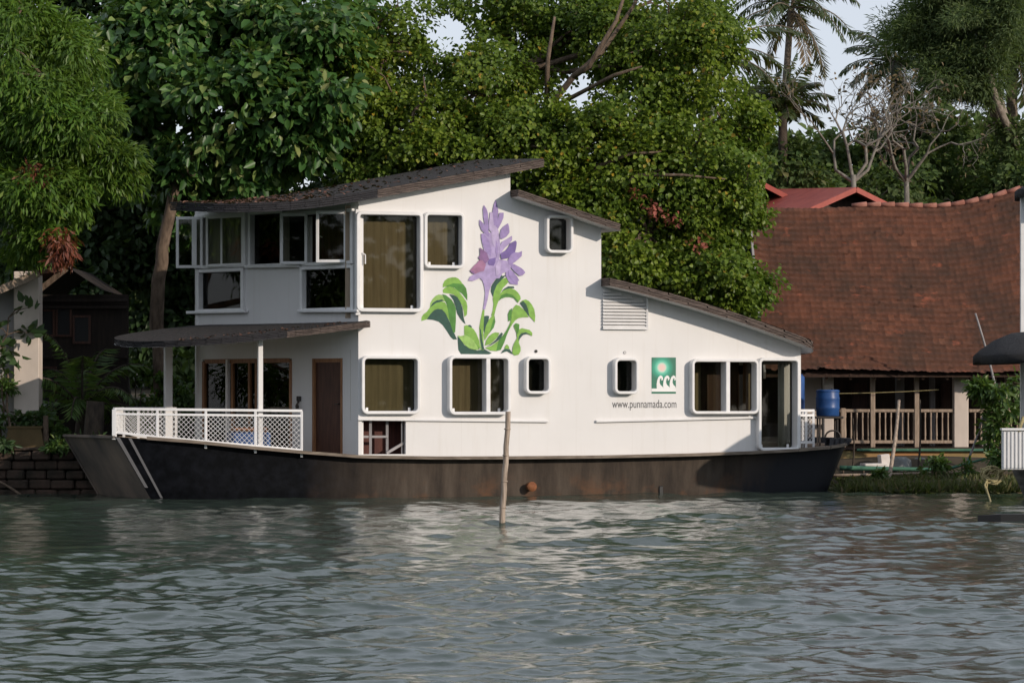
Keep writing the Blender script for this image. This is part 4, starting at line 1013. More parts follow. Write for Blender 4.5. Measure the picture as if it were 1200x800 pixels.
tree('almond_tree', 'dark broad leaved almond tree with a bent trunk behind the bow', (-7.7, 66.6), [P(183,380,66.6), P(190,290,66.4), P(207,215,66.2), P(222,190,66.2), P(255,110,66.8)], .15,
     [lobe(190,55,67,80,65,1.7,120), lobe(285,120,66,95,62,1.5,150), lobe(370,85,66,52,75,1.3,85), lobe(170,140,67,55,60,1.3,70), lobe(330,30,67,85,50,1.6,90), lobe(260,185,66.6,90,42,1.2,85), lobe(240,20,67.5,110,50,1.6,90), lobe(345,165,66.2,66,38,1.0,65), lobe(215,235,67.6,60,35,.9,40)],
     30, .5, .27, .15, 'lf_almond', seed=4, droop=.55, extra=[([P(207,215,66.2), P(222,200,65.9), P(226,205,65.8)], [.13,.1,.07])])
pl_ = [lobe(450,60,68,85,75,1.6,170), lobe(560,110,67,85,60,1.5,150), lobe(480,150,66.6,95,50,1.2,150), lobe(610,175,66.4,95,60,1.3,180), lobe(690,45,68,80,50,1.5,125), lobe(655,60,68.6,45,40,.9,45), lobe(790,70,67,75,90,1.5,190), lobe(720,180,66.2,85,70,1.4,190),
       lobe(800,190,66,80,70,1.3,180), lobe(760,275,65.6,90,62,1.2,190), lobe(850,150,66.6,42,55,1.0,60), lobe(825,315,65.7,64,50,1.0,95), lobe(866,345,66,36,30,.8,42), lobe(600,12,68.5,95,28,1.3,75), lobe(838,50,67.6,34,55,1.0,50), lobe(690,250,65.9,70,60,1.1,110), lobe(420,170,67,70,55,1.2,80), lobe(530,185,66.2,90,40,.9,90), lobe(745,10,68.5,110,30,1.2,55), lobe(845,245,65.9,45,55,1.0,80)]
br = lambda *p: [P(*q) for q in p]
tree('portia_tree', 'sprawling portia tree with glossy heart shaped leaves and yellow flecks above the houseboat', (-.6, 68.2), br((592,330,68.2),(590,200,68.2),(594,90,68.2)), .2, pl_, 74, .38, .105, .09, 'lf_portia', 'bark', seed=5, droop=.6, twig=.22,
     extra=[(br((605,240,68),(640,130,66.8),(672,90,66.3),(705,62,66.2),(742,8,66.3),(765,-40,66.5)), [.10,.085,.07,.055,.04,.025]), (br((672,90,66.3),(690,78,65.9),(722,25,65.8),(735,-15,66)), [.07,.06,.045,.03]), (br((640,130,66.8),(642,70,66.5),(650,20,66.5)), [.07,.05,.03]),
            (br((640,130,66.8),(720,88,65.6),(752,78,65.3)), [.06,.04,.02]), (br((600,300,67),(700,195,65.5),(740,180,65.1),(775,178,65)), [.08,.05,.035,.02]), (br((700,260,66),(745,205,65),(800,205,64.8),(850,210,64.9)), [.06,.045,.03,.015]), (br((478,170,66),(485,130,65.6),(500,115,65.5),(496,90,65.5)), [.05,.04,.03,.015])])
rng = np.random.default_rng(19); o, _ = crown('red_blossoms', [lobe(780,240,64.9,26,12,.3,5), lobe(795,262,64.9,24,14,.3,6), lobe(752,228,64.9,10,5,.3,2), lobe(815,285,64.9,20,10,.3,4)], 9, .16, .12, .07, 'lf_blossom', bpy.data.objects['portia_tree'], rng); o['label'] = 'scattered coral red blossoms on the right side of the crown'
# feathery tree right
tree('feathery_tree', 'tall feathery rain tree with hazy green foliage at the upper right', (14.6, 87), [P(1185,190,87), P(1165,110,86), P(1150,70,86)], .3,
     [lobe(1120,40,86,62,58,2,150), lobe(1088,8,86.5,42,45,1.8,80), lobe(1160,15,86,62,60,2,120), lobe(1125,85,85.6,52,30,1.4,70), lobe(1210,40,88,60,60,2,60)],
     190, .55, .19, .032, 'lf_feather', 'bark_pale', seed=6, droop=.2, shape='narrow', twig=.12, extra=[(br((1192,175,86),(1168,120,85),(1158,80,85)), [.13,.1,.06])])
# background trees
specs = [('dense dark tree rising behind the areca palm', 915,215,84,48,70,.0,110), ('bushy tree behind the bare branches', 985,200,90,60,42,0,110), ('round tree filling the gap right of the bare tree', 1075,185,88,62,55,0,130),
         ('shadowy tree under the feathery crown', 1145,185,92,60,70,0,140), ('low tree at the far right above the ridge', 1200,200,86,45,62,0,90), ('slim tree behind the portia leaves', 872,150,88,36,55,0,80), ('tree low behind the red sheet roof', 1030,232,86,70,26,0,70)]
for k, (lab, px, py, Y, rx, ry, _, n) in enumerate(specs):
    b0 = P(px, 400, Y)
    tree('background_tree', lab, (b0.x, Y), [P(px+8, py+ry, Y), P(px, py, Y)], .16, [lobe(px,py,Y,rx,ry,1.8,n), lobe(px+rx*.5,py+ry*.5,Y+.5,rx*.8,ry*.6,1.4,n//2), lobe(px-rx*.5,py+ry*.55,Y-.3,rx*.7,ry*.5,1.2,n//3)],
         34, .5, .22, .12, 'lf_back', 'bark_pale', 'trees behind the tiled house', seed=20+k, droop=.4, twig=.12, extra=[(br((px-20,py+ry*1.6,Y-1.5),(px-26+9*(k%3),py+ry*.4,Y-1.6)), [.12,.07])])
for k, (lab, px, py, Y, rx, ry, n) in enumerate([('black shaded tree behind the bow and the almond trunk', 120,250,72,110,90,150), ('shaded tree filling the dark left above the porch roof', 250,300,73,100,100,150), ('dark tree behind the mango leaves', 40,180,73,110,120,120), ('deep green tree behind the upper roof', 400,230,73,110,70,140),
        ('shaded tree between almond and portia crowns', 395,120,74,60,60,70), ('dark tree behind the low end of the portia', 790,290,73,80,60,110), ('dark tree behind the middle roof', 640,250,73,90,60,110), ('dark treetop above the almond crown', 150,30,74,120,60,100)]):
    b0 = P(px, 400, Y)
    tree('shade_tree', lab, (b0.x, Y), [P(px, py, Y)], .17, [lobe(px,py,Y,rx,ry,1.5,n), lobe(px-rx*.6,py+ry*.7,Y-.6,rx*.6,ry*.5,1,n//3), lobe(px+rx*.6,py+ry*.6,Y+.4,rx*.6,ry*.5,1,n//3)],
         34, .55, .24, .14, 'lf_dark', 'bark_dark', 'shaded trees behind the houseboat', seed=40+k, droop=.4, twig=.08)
# bare branching tree
def bare(px, py_base, Y, seed, label, h=150):
    rng = np.random.default_rng(seed); b0 = P(px, 400, Y); gz_ = ground_z(b0.x, Y); root = thing('bare_tree', (b0.x, Y, gz_), label, 'tree', 'leafless trees behind the tiled house')
    mb = MB(); s = Y/F; twigs = []
    def grow(p, d, l, r, dep):
        q = p+d*l; mid = p.lerp(q, .5)+Vector(rng.normal(size=3)*l*.08); mb.tube([p, mid, q], [r, r*.85, r*.7], 6 if dep < 3 else 4, False)
        if dep >= 6 or r < .008: twigs.append(q); return
        for _ in range(2 if rng.random() < .65 else 3):
            e = (d+Vector(rng.normal(size=3)*(.42+.05*dep))+Vector((0,0,.06))).normalized(); grow(q, e, l*rng.uniform(.62,.9), r*rng.uniform(.52,.72), dep+1)
    p0 = Vector((b0.x, Y, gz_-.2)); p1 = P(px, py_base, Y); mb.tube([p0, p0.lerp(p1, .5)+Vector((.1,0,0)), p1], [.11,.09,.07], 8)
    for dx in (-.6, -.15, .35, .7): grow(p1-Vector((0,0,.2)), Vector((dx, rng.normal()*.3, 1)).normalized(), h*s*.3, .055, 0)
    mb.build('trunk', 'twig_grey', root, True)
    T = np.array([tuple(t) for t in twigs]); k = rng.poisson(.9, len(T)); C = np.repeat(T, k, 0)+rng.normal(size=(k.sum(), 3))*.1
    leaf_mesh('crown', C, rng.normal(size=C.shape)-np.array([0,0,.6]), rng.normal(size=C.shape)+np.array([0,0,1]), .16, .07, 'lf_dry', root)
bare(1000, 205, 82, 3, 'bare pale branched tree nearest the areca palm', 150)
bare(1062, 205, 83.5, 8, 'bare twiggy tree in front of the feathery crown', 140)
# palms
def frond(mb, lv, base, az, elev, length, droop, rng, leaf=.7, wide=.05, n=34, hang=.6):
    pts = []; d = Vector((math.cos(az)*math.cos(elev), math.sin(az)*math.cos(elev), math.sin(elev))); p = Vector(base); st = length/12
    for k in range(13):
        pts.append(p.copy()); p = p+d*st; d = (d+Vector((0,0,-droop*(.4+k/10)/12))).normalized()
    mb.tube(pts, [.035*(1-.8*k/12) for k in range(13)], 5, False)
    for k in range(n):
        t = .08+.9*k/n; i = min(11, int(t*12)); f = t*12-i; q = pts[i].lerp(pts[i+1], f); tan = (pts[i+1]-pts[i]).normalized()
        side = tan.cross(UP).normalized()
        for sg in (1, -1):
            a = (side*sg+tan*.75+Vector((0,0,-hang*rng.uniform(.6,1.5)))+Vector(rng.normal(size=3)*.12)).normalized()
            lv.append((tuple(q), tuple(a), tuple(tan.cross(a)), leaf*math.sin(math.pi*(.12+.83*t))**.7*rng.uniform(.8,1.1), wide))
def palm(name, label, px_base, Y, top, r, fronds, length, droop, seed, leaf=.7, wide=.05, bark='palm_trunk', bend=0, dry=0, mat='lf_palm', cat='palm tree', elevs=(-.5,1.2), nl=34, hang=.6):
    rng = np.random.default_rng(seed); tp = P(top[0], top[1], Y); b0 = P(px_base, 400, Y); gz_ = ground_z(b0.x, Y); root = thing(name, (b0.x, Y, gz_), label, cat)
    mb = MB(); base = Vector((b0.x, Y, gz_-.2)); pts = []
    for k in range(15): t = k/14; pts.append(base.lerp(tp, t)+Vector((bend*math.sin(math.pi*t), 0, 0)))
    mb.tube(pts, [r*(1.25-.45*k/14) for k in range(15)], 9); mb.build('trunk', bark, root, True)
    fb = MB(); lv = []; dl = []
    for k in range(fronds):
        az = 2.4*k+rng.normal()*.2; el = elevs[0]+(elevs[1]-elevs[0])*((k+.5)/fronds)+rng.normal()*.08
        frond(fb, dl if k < dry else lv, tp, az, el if k >= dry else el-.5, length*rng.uniform(.8,1.1), droop, rng, leaf, wide, nl, hang)
    fb.build('frond_stalks', 'bark_dark' if dry < 2 else 'palm_trunk', root)
    for arr, nm, mt in ((lv, 'crown', mat), (dl, 'dry_fronds', 'lf_dry')):
        if arr: leaf_mesh(nm, np.array([x[0] for x in arr]), np.array([x[1] for x in arr]), np.array([x[2] for x in arr]), np.array([x[3] for x in arr]), np.array([x[4] for x in arr]), mt, root, 'narrow')
palm('coconut_palm', 'tall coconut palm with drooping browned fronds against the sky', 917, 95, (927,10), .13, 19, 2.6, 2.0, 31, .6, .06, dry=4, bend=-.2, elevs=(-.4,1.1))
palm('areca_palm', 'small upright palm with a dense green crown under the coconut palm', 921, 83, (917,125), .15, 22, 1.5, 1.3, 32, .5, .06, bark='bark_dark', elevs=(-.1,1.4), dry=0)
palm('coconut_palm', 'coconut palm whose fronds show left of the feathery crown', 1052, 90, (1050,76), .2, 18, 2.0, 1.6, 33, .6, .06, elevs=(-.5,1.2), dry=1)
palm('coconut_palm', 'dark coconut palm at the right edge of the view', 1186, 89, (1186,62), .2, 20, 3.0, 1.7, 34, .8, .07, elevs=(-.5,1.1), dry=2)
palm('coconut_palm', 'coconut palm half hidden behind the portia tree', 830, 80, (828,66), .2, 16, 2.7, 1.6, 35, .75, .07, elevs=(-.5,1.0), dry=2)
palm('young_palm', 'young dark palm with arching fronds beside the wooden house', 92, 64.2, (96,478), .13, 13, 2.0, 2.1, 36, .5, .05, bark='bark_dark', mat='lf_shrub', elevs=(.25,1.3))
# forest filling the distance: one mass
rng = np.random.default_rng(77); lb = []
for k in range(46):
    px = -250+k*40+rng.normal()*12; y_top = 195 if px > 870 else 290
    lb.append(lobe(px, y_top+rng.uniform(5,60), 108+rng.normal()*3, 60, 75, 2.5, 46)); lb.append(lobe(px, 375, 106, 60, 70, 2.5, 26))
o, _ = crown('far_woodland', lb, 26, .85, .42, .24, 'lf_back', None, rng); tag(o, 'dark green woodland closing the distance behind the trees', 'woodland', kind='stuff')
lb = [((-240+k*24, -300+rng.normal()*6, 9+rng.random()*6), (20, 5, 15+rng.random()*7), 120) for k in range(36)]  # unseen trees added behind the camera to keep low sky off the panes
o, _ = crown('sky_blocker', lb, 24, 3.2, 2.6, 1.9, 'lf_dark', None, rng); tag(o, 'unseen tree line added to block low sky from the window panes', 'woodland', kind='stuff')
# shaded undergrowth behind the boat
lb = [((x, 68.2+rng.normal()*.5, 1.0+rng.random()*.6), (.9,.6,.8), 26) for x in np.arange(-10.5, 3.5, .8)]
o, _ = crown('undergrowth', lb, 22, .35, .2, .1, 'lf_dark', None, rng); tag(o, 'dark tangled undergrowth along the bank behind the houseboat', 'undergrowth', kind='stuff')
# leafy shrubs seen through the porch
for k, (px, py, Y, r, lab) in enumerate([(160,455,66.5,24,'light green shrub left of the far porch post'), (190,452,66.3,15,'yellow green shrub seen through the porch'), (218,458,66.3,13,'bright leafy shrub beside the house corner behind the porch'), (60,492,62.9,13,'low dark bush on the bank by the planter')]):
    p = P(px, py, Y); root = thing('shrub', (p.x, Y, ground_z(p.x, Y)), lab, 'shrub', 'shrubs along the left bank'); rg = np.random.default_rng(60+k)
    o, P0 = crown('foliage', [lobe(px,py,Y,r,r*1.3,.35,20), lobe(px+r*.3,py+r*1.6,Y,r,r,.3,12)], 16, .16, .13, .085, 'lf_shrub', root, rg)
    mb = MB(); [mb.tube([Vector((p.x, Y, ground_z(p.x, Y)-.1)), Vector(q_)], [.02,.008], 4) for q_ in P0[::5]]; mb.build('stem', 'bark_dark', root)
# ------------------------------------------------------------------ tiled verandah house on the right
HO = thing('verandah_house', (10, 68.5, .4), 'low house with a big sagging brown clay tile roof and a wooden verandah rail', 'house')
YE, YR, YF = 67.55, 72.3, 68.5
XL, XR = (878-600)/F*YR, 16.5
def ridge_py(px): return 243+1.2*math.sin(px*.035)-(0 if px < 1085 else 19*min(1, ((px-1085)/108))**1.6)-(0 if px > 890 else (890-px)*.35)
def zr(x): return H+(HY-ridge_py(600+F*x/YR))/F*YR
def ze(x): return 2.57+.03*math.sin(x*1.1)-.006*(x-7)
ncol, nrow, sc_, sr_ = int((XR-XL)/.135), 29, 4, 3
V = []; UVs = []
us = np.linspace(0, ncol, ncol*sc_+1); vs_ = []
for r in range(nrow):
    for k in range(sr_): vs_.append((r+ (0.0, .5, .999)[k], r, (0, .5, 1)[k]))
rw = np.random.default_rng(3); jit = rw.normal(size=(nrow+1, ncol+2))*.010
for v, r, f in vs_:
    t = v/nrow
    for u in us:
        x = XL+(XR-XL)*u/ncol; c = min(int(u), ncol-1)
        z = ze(x)*(1-t)+zr(x)*t-.10*math.sin(math.pi*t)+.03*math.sin(x*.9+t*5)*math.sin(t*3.1)
        z += .044*(1-f)+.013*abs(math.sin(math.pi*(u+.5)))+jit[r, c]*(1-f)+.004*math.sin(c*2.1+r*1.3)
        V.append((x, YE+(YR-YE)*t-.02*(1-f)+jit[r, c]*.5, z)); UVs.append((u, r+.5))
nu = len(us); idx = np.arange(len(V)).reshape(len(vs_), nu); q = np.stack([idx[:-1,:-1], idx[:-1,1:], idx[1:,1:], idx[1:,:-1]], -1).reshape(-1, 4)
ro = npmesh('roof', V, q.ravel(), np.full(len(q), 4), 'tiles', HO)
uvl = ro.data.uv_layers.new(name='UVMap'); li = np.empty(len(ro.data.loops), dtype=np.int32); ro.data.loops.foreach_get('vertex_index', li)
UA = np.array(UVs, dtype=np.float32); 
qmin = UA[q].min(1); uvf = np.repeat(np.stack([qmin[:,0]+.05, qmin[:,1]], -1), 4, 0); uvl.data.foreach_set('uv', uvf.astype(np.float32).ravel())
mb = MB(); mb.v += [Vector((XL, YE+.1, 2.46)), Vector((XR, YE+.1, 2.46)), Vector((XR, YR, 5.9)), Vector((XL, YR, 5.9)), Vector((XL, 77, 2.6)), Vector((XR, 77, 2.6))]
mb.f += [(0,1,2,3), (3,2,5,4)]; mb.build('rear_roof', 'dark_wood', HO)
mb = MB(); x = XL+2.5
while x < XR:
    px = 600+F*x/YR; z = zr(x); mb.tube([Vector((x, YR, z+.03)), Vector((x+.36, YR, zr(x+.36)+.05))], [.055,.068], 8); x += .34
mb.build('ridge_tiles', 'ridge_tile', ro, True)
mb = MB(); mb.bar((XL-.03, YE, 2.5), (XL-.03, YR, zr(XL)-.02), .05, .2); mb.build('verge_board', 'plaster_grey', ro)
mb = MB(); mb.wbox((XL+.1, YE+.32, 2.5), (XR, YE+.4, 2.6)); 
for x in np.arange(XL+.3, XR, .55): mb.bar((x, YE+.15, 2.44), (x, YE+1.6, 2.44+1.25), .06, .1)
mb.build('rafters', 'dark_wood', ro)
z_fl = H+(HY-524)/F*YF
mb = MB(); mb.wbox((5.6, YF-.35, -.2), (XR, YF+3.6, z_fl-.05), .02); mb.build('plinth', 'plinth', HO)
mb = MB(); mb.wbox((5.55, YF-.42, z_fl-.047), (XR, YF+3.6, z_fl)); mb.build('floor_edge', 'dark_wood', HO)
mb = MB(); mb.wbox((7.9, YF-.46, z_fl-.08), (11.2, YF-.36, z_fl-.02), .01); mb.build('mossy_ledge', 'green_paint', HO)
def col(x0, x1, y, mat, ztop=2.75, d=.3):
    mb = MB(); X0, X1 = (x0-600)/F*y, (x1-600)/F*y; mb.wbox((X0, y, z_fl), (X1, y+d, ztop), .015); return mb.build('column', mat, HO)
col(965.5, 977, YF-.2, 'plaster'); col(1118, 1135, YF-.2, 'plaster'); col(1214, 1230, YF-.2, 'plaster')
for x0, x1 in ((1050,1060), (1090,1096), (945,953), (1150,1158)): col(x0, x1, YF+1.6, 'grey_post', 2.75, .2)
mb = MB(); mb.wbox((5.7, YF+2.9, z_fl), (XR, YF+3.05, 5.5)); mb.build('rear_wall', 'dark_wood', HO)
mb = MB(); mb.wbox(((940-600)/F*YF, YF+.6, z_fl), ((966-600)/F*YF, YF+.75, 2.9)); mb.build('side_screen', 'plaster', HO)
for x0, x1 in ((1000,1018), (1105,1116), (1158,1186)):
    mb = MB(); mb.wbox(((x0-600)/F*71, YF+2.84, z_fl+.0), ((x1-600)/F*71, YF+2.895, z_fl+1.5)); 
    for k in (.02,): mb.wbox(((x0-600)/F*71+.06, YF+2.82, z_fl+.75), ((x1-600)/F*71-.06, YF+2.838, z_fl+1.42))
    mb.build('door', 'brown_wood', HO)
def zpx(py, Y=YF): return H+(HY-py)/F*Y
rails = thing('verandah_rail', ((1050-600)/F*YF, YF-.1, z_fl), 'pale turned wood railing running along the verandah between its pillars', 'railing')
yb = YF-.12
def rail_run(xa, xb, rails):
    XA, XB = (xa-600)/F*yb, (xb-600)/F*yb
    mb = MB(); mb.bar((XA, yb, zpx(481)), (XB, yb, zpx(481)), .09, .075, bev=.01); mb.bar((XA, yb, zpx(517.5)), (XB, yb, zpx(517.5)), .07, .075, bev=.01); mb.build('rail', 'beige_wood', rails)
    n = int((XB-XA)/.127)
    for k in range(1, n):
        x = XA+(XB-XA)*k/n; z0, z1 = zpx(516), zpx(483); L = z1-z0; mb = MB()
        mb.lathe((x, yb, z0), [(.024,0),(.024,.08*L),(.017,.12*L),(.026,.2*L),(.02,.45*L),(.016,.78*L),(.024,.86*L),(.018,.9*L),(.024,.93*L),(.024,L)], 8); mb.build('baluster', 'beige_wood', rails, True)
rail_run(984, 1117.5, rails); rail_run(1135.5, 1213, rails)
for px, py in ((988,478),(1022.5,440),(1074,441),(1180,441)):
    x = (px-600)/F*yb; mb = MB(); mb.wbox((x-.055, yb-.06, z_fl), (x+.055, yb+.05, zpx(py) if py > 470 else 2.62), .012); mb.build('post', 'beige_wood', rails)
mb = MB(); mb.tube([Vector(((977-600)/F*YF, YF-.25, zpx(461)))]+[P(px, 461-(px-977)*.042+1.2*math.sin((px-977)/145*3.14), YF-.3) for px in range(1000, 1120, 20)], .008, 5)
ln = tag(mb.build('washing_line', 'rope', None), 'thin cord strung between the verandah pillars', 'cord')
# red sheet roofs behind
def red_house(name, label, near, far, half, drop, cat='house', group=None):
    n_, f_ = Vector(near), Vector(far); d = (f_-n_); d.z = 0; d.normalize(); side = Vector((-d.y, d.x, 0))
    if side.x > 0: side = -side
    root = thing(name, (n_.x, n_.y+1, ground_z(n_.x, n_.y)), label, cat, group); zg = root.location.z
    for sg in (1, -1):
        mb = MB(); a, b_ = n_, f_; c, e = f_+side*sg*half-UP*drop, n_+side*sg*half-UP*drop; t = UP*.05
        mb.add([a, b_, c, e, a-t, b_-t, c-t, e-t], [(0,1,2,3),(7,6,5,4),(0,4,5,1),(1,5,6,2),(2,6,7,3),(3,7,4,0)])
        o = mb.build('roof', 'red_roof', root)
    g0 = n_+d*.7
    mb = MB(); w = half*.9; pts = [g0-UP*.08, g0+side*w-UP*(drop*.9+.08), g0+side*w, g0-side*w, g0-side*w-UP*(drop*.9+.08)]
    pts[2] = Vector((pts[2].x, pts[2].y, zg-.2)); pts[3] = Vector((pts[3].x, pts[3].y, zg-.2)); mb.add(pts, [(0,1,2,3,4)])
    q = f_-d*.5; pts2 = [p+(q-g0) for p in pts]; mb.add(pts2, [(4,3,2,1,0)]); 
    mb.add([pts[1], pts[2], pts2[2], pts2[1], pts[4], pts[3], pts2[3], pts2[4]], [(0,1,2,3),(7,6,5,4)]); mb.build('wall', 'dark_wood', root)
    mb = MB()
    for sg in (1, -1): mb.bar(n_-d*.02-UP*.06, n_-d*.02+side*sg*half-UP*(drop+.06), .05, .13)
    mb.build('bargeboard', 'red_roof', root)
red_house('red_roof_house', 'small house with a red sheet roof and dark gable behind the tile roof ridge', P(1003,219.5,77), P(908,221.5,82), 3.0, 1.3, group=None)
red_house('red_roof_shed', 'little red roofed shed half hidden behind the portia leaves', P(889,211,80), P(868,210,82), 1.6, .8, 'shed')
# ------------------------------------------------------------------ right bank: things on the shore
def pole(name, label, a, b_, r, mat='bamboo', cat='pole', group=None, bendv=0.03):
    a, b_ = Vector(a), Vector(b_); root = thing(name, (b_.x, b_.y, b_.z), label, cat, group); mb = MB(); K = 8
    pts = [b_.lerp(a, k/K)+Vector((bendv*math.sin(math.pi*k/K), 0, 0)) for k in range(K+1)]; mb.tube(pts, [r*(1-.3*k/K) for k in range(K+1)], 8); mb.build('shaft', mat, root, True); return root
pole('bamboo_pole', 'pale bamboo pole leaning against the verandah rail', P(1053.5,469,65.4), P(1040,570,64.5), .05)
pole('bamboo_pole', 'thin dark stick standing upright before the railing', P(1078,468,66), P(1075.5,560,66), .026, 'bark_dark')
pole('bamboo_pole', 'long thin rod slanting across the tile roof', P(1143,367,66.2), P(1170,470,66.2), .03, 'grey_post')
pole('bamboo_pole', 'thin dark stick at the stern end of the bank', P(999.5,490,66), P(999,552,66), .022, 'bark_dark')
pole('bamboo_pole', 'leaning stick beside the leafy sapling', P(1152,485,65.5), P(1134,540,65.5), .028, 'grey_post')
pole('bamboo_pole', 'green stained timber propped upright in the weeds', P(1136,538,65), P(1129,575,64.6), .07, 'green_paint', bendv=0)
pole('timber', 'green stained timber lying slanted over the weeds', P(1155,537,65), P(1108,550,65.2), .035, 'green_paint', 'timber', bendv=0)
a, b_ = P(1165,552.5,65.2), P(968,557,65.2); pole('water_pipe', 'long pale pipe running low along the bank', a, b_, .034, 'beige_wood', 'pipe')
a, b_ = P(1100,550,65.6), P(984,548,65.6); pole('net_roll', 'green rolled net lying along the bank behind the pipe', a, b_, .055, 'green_paint', 'net')
for px in (988, 1012, 1060, 1110, 1148):
    pole('stake', 'short stake holding the pale pipe, one of a row', P(px,551,65.3), P(px+.5,575,65.3), .028, 'bark', 'stake', 'stakes under the pale pipe', 0)
c = P(1021, 547, 65.9); st_ = thing('board_stack', (c.x, c.y, c.z-.06), 'flat stack of white boards lying on the bank', 'boards'); mb = MB()
for k in range(3): mb.box(c+Vector((.03*k, .02*k, -.04+.05*k)), ((1,.1*k,.02),(-.1*k,1,0),UP), (.36-.05*k,.2,.022), .005)
mb.build('boards', 'board_white', st_)
c = P(1036, 540, 66); bx = thing('box', (c.x, c.y, c.z-.16), 'cream block like box standing beside the white boards', 'box'); mb = MB(); mb.box(c, ((1,.3,.12),(-.3,1,0),(-.12,0,1)), (.11,.1,.15), .012); mb.build('body', 'board_white', bx)
for k, (px, py, rx, rz, lab) in enumerate([(1055,541,.26,.16,'grey tarp covered heap next to the cream box'), (1078,541,.2,.15,'smaller grey tarp heap behind the upright stick')]):
    c = P(px, py, 66.3+.3*k); hp = thing('tarp_heap', (c.x, c.y, c.z-.18), lab, 'tarp'); rg = np.random.default_rng(90+k); mb = MB(); nr, na = 6, 18; 
    for i in range(nr+1):
        a_ = math.pi/2*i/nr
        for j in range(na):
            b2 = 2*math.pi*j/na; w = 1+.14*math.sin(3*b2+k)*math.cos(a_)+.05*rg.normal(); mb.v.append(c+Vector((rx*math.cos(a_)**.6*math.cos(b2)*w, .25*math.cos(a_)**.6*math.sin(b2)*w, -.2+(rz*2)*math.sin(a_)**.8)))
    for i in range(nr):
        for j in range(na): p_ = i*na+j; q_ = i*na+(j+1) % na; mb.f.append((p_, q_, q_+na, p_+na))
    mb.build('cover', 'tarp_grey', hp, True)
# leafy sapling before the verandah
def sapling(name, label, px, py0, py1, Y, lobes, mat, L, W, per, seed, cr=.2, cat='plant', shape='oval', stem='bark', droop=.3):
    p0, p1 = P(px, py0, Y), P(px, py1, Y); root = thing(name, (p0.x, Y, min(p0.z, ground_z(p0.x, Y))), label, cat); rg = np.random.default_rng(seed)
    o, P0 = crown('foliage', lobes, per, cr, L, W, mat, root, rg, droop=droop, shape=shape); mb = MB(); fine = wiggle(Vector((p0.x, Y, root.location.z-.1)), p1, rg, 6, .06); mb.tube(fine, [.035-.02*k/6 for k in range(7)], 6)
    for q_ in P0[::2]: s_ = min(fine, key=lambda p: (p-Vector(q_)).length); mb.tube([s_, s_.lerp(Vector(q_), .5)+Vector((0,0,.05)), Vector(q_)], [.014,.01,.006], 4)
    mb.build('stem', stem, root); return root
sapling('sapling', 'leafy green sapling growing in front of the verandah', 1172, 560, 450, 65.2, [lobe(1162,455,65,20,14,.4,22), lobe(1178,475,65,16,16,.4,16), lobe(1165,505,65,22,16,.4,20), lobe(1175,535,64.8,20,14,.4,16), lobe(1188,450,65.2,14,12,.3,10)], 'lf_shrub', .18, .07, 22, 71, .24)
for k, (px, py, r, lab) in enumerate([(1092,548,15,'low bright weed clump behind the pale pipe'), (1128,556,18,'broad weed clump left of the sapling'), (1035,560,11,'small leafy weed at the foot of the pale pole')]):
    sapling('weed_clump', lab, px, py+14, py-r*.6, 64.7, [lobe(px,py,64.7,r,r*.7,.35,22)], 'lf_shrub', .13, .05, 18, 80+k, .14)
for k, (px, py, r, lab) in enumerate([(70,526,13,'ragged weed tuft hanging over the laterite wall left of the bow'), (100,522,12,'dark weeds on the wall top right beside the bow'), (6,524,9,'weed tuft on the wall at the left edge')]):
    sapling('weed_clump', lab, px, py+4, py-r*.5, 61.75, [lobe(px,py-3,61.6,r*1.3,r*.6,.25,18)], 'lf_dark' if k else 'lf_shrub', .15, .05, 14, 90+k, .13)
# grass and floating weed along the water's edge
rg = np.random.default_rng(55); n = 15000
x = rg.uniform(6.9, 14.5, n); y = np.where(rg.random(n) < .62, rg.uniform(62.0, 63.1, n), rg.uniform(62.6, 66.2, n)); x = np.where((x < 7.6) & (y < 62.2), x+1, x)
z = np.array([max(.0, ground_z(a, b_))-.02 for a, b_ in zip(x, y)]); A = rg.normal(size=(n, 3))*.55; A[:,2] += np.where(y < 62.9, .55, 1.0)
hgt = np.where(y < 63.1, rg.uniform(.1, .36, n), rg.uniform(.06, .2, n))
g1 = leaf_mesh('bank_grass', np.stack([x, y, z], -1), A, rg.normal(size=(n, 3)), hgt, rg.uniform(.025, .07, n), 'grass', None, 'narrow'); tag(g1, 'olive grass and floating weed fringing the right bank', 'grass', kind='stuff')
n = 5000; x = rg.uniform(-14, 5, n); y = np.where(x < -6, rg.uniform(62.2, 66, n), rg.uniform(67, 70, n)); z = np.array([ground_z(a, b_) for a, b_ in zip(x, y)])
A = rg.normal(size=(n, 3))*.5; A[:,2] += 1
g2 = leaf_mesh('bank_weeds', np.stack([x, y, z], -1), A, rg.normal(size=(n, 3)), rg.uniform(.1,.3,n), rg.uniform(.03,.07,n), 'lf_dark', None, 'narrow'); tag(g2, 'dark weeds covering the shaded left bank', 'weeds', kind='stuff')
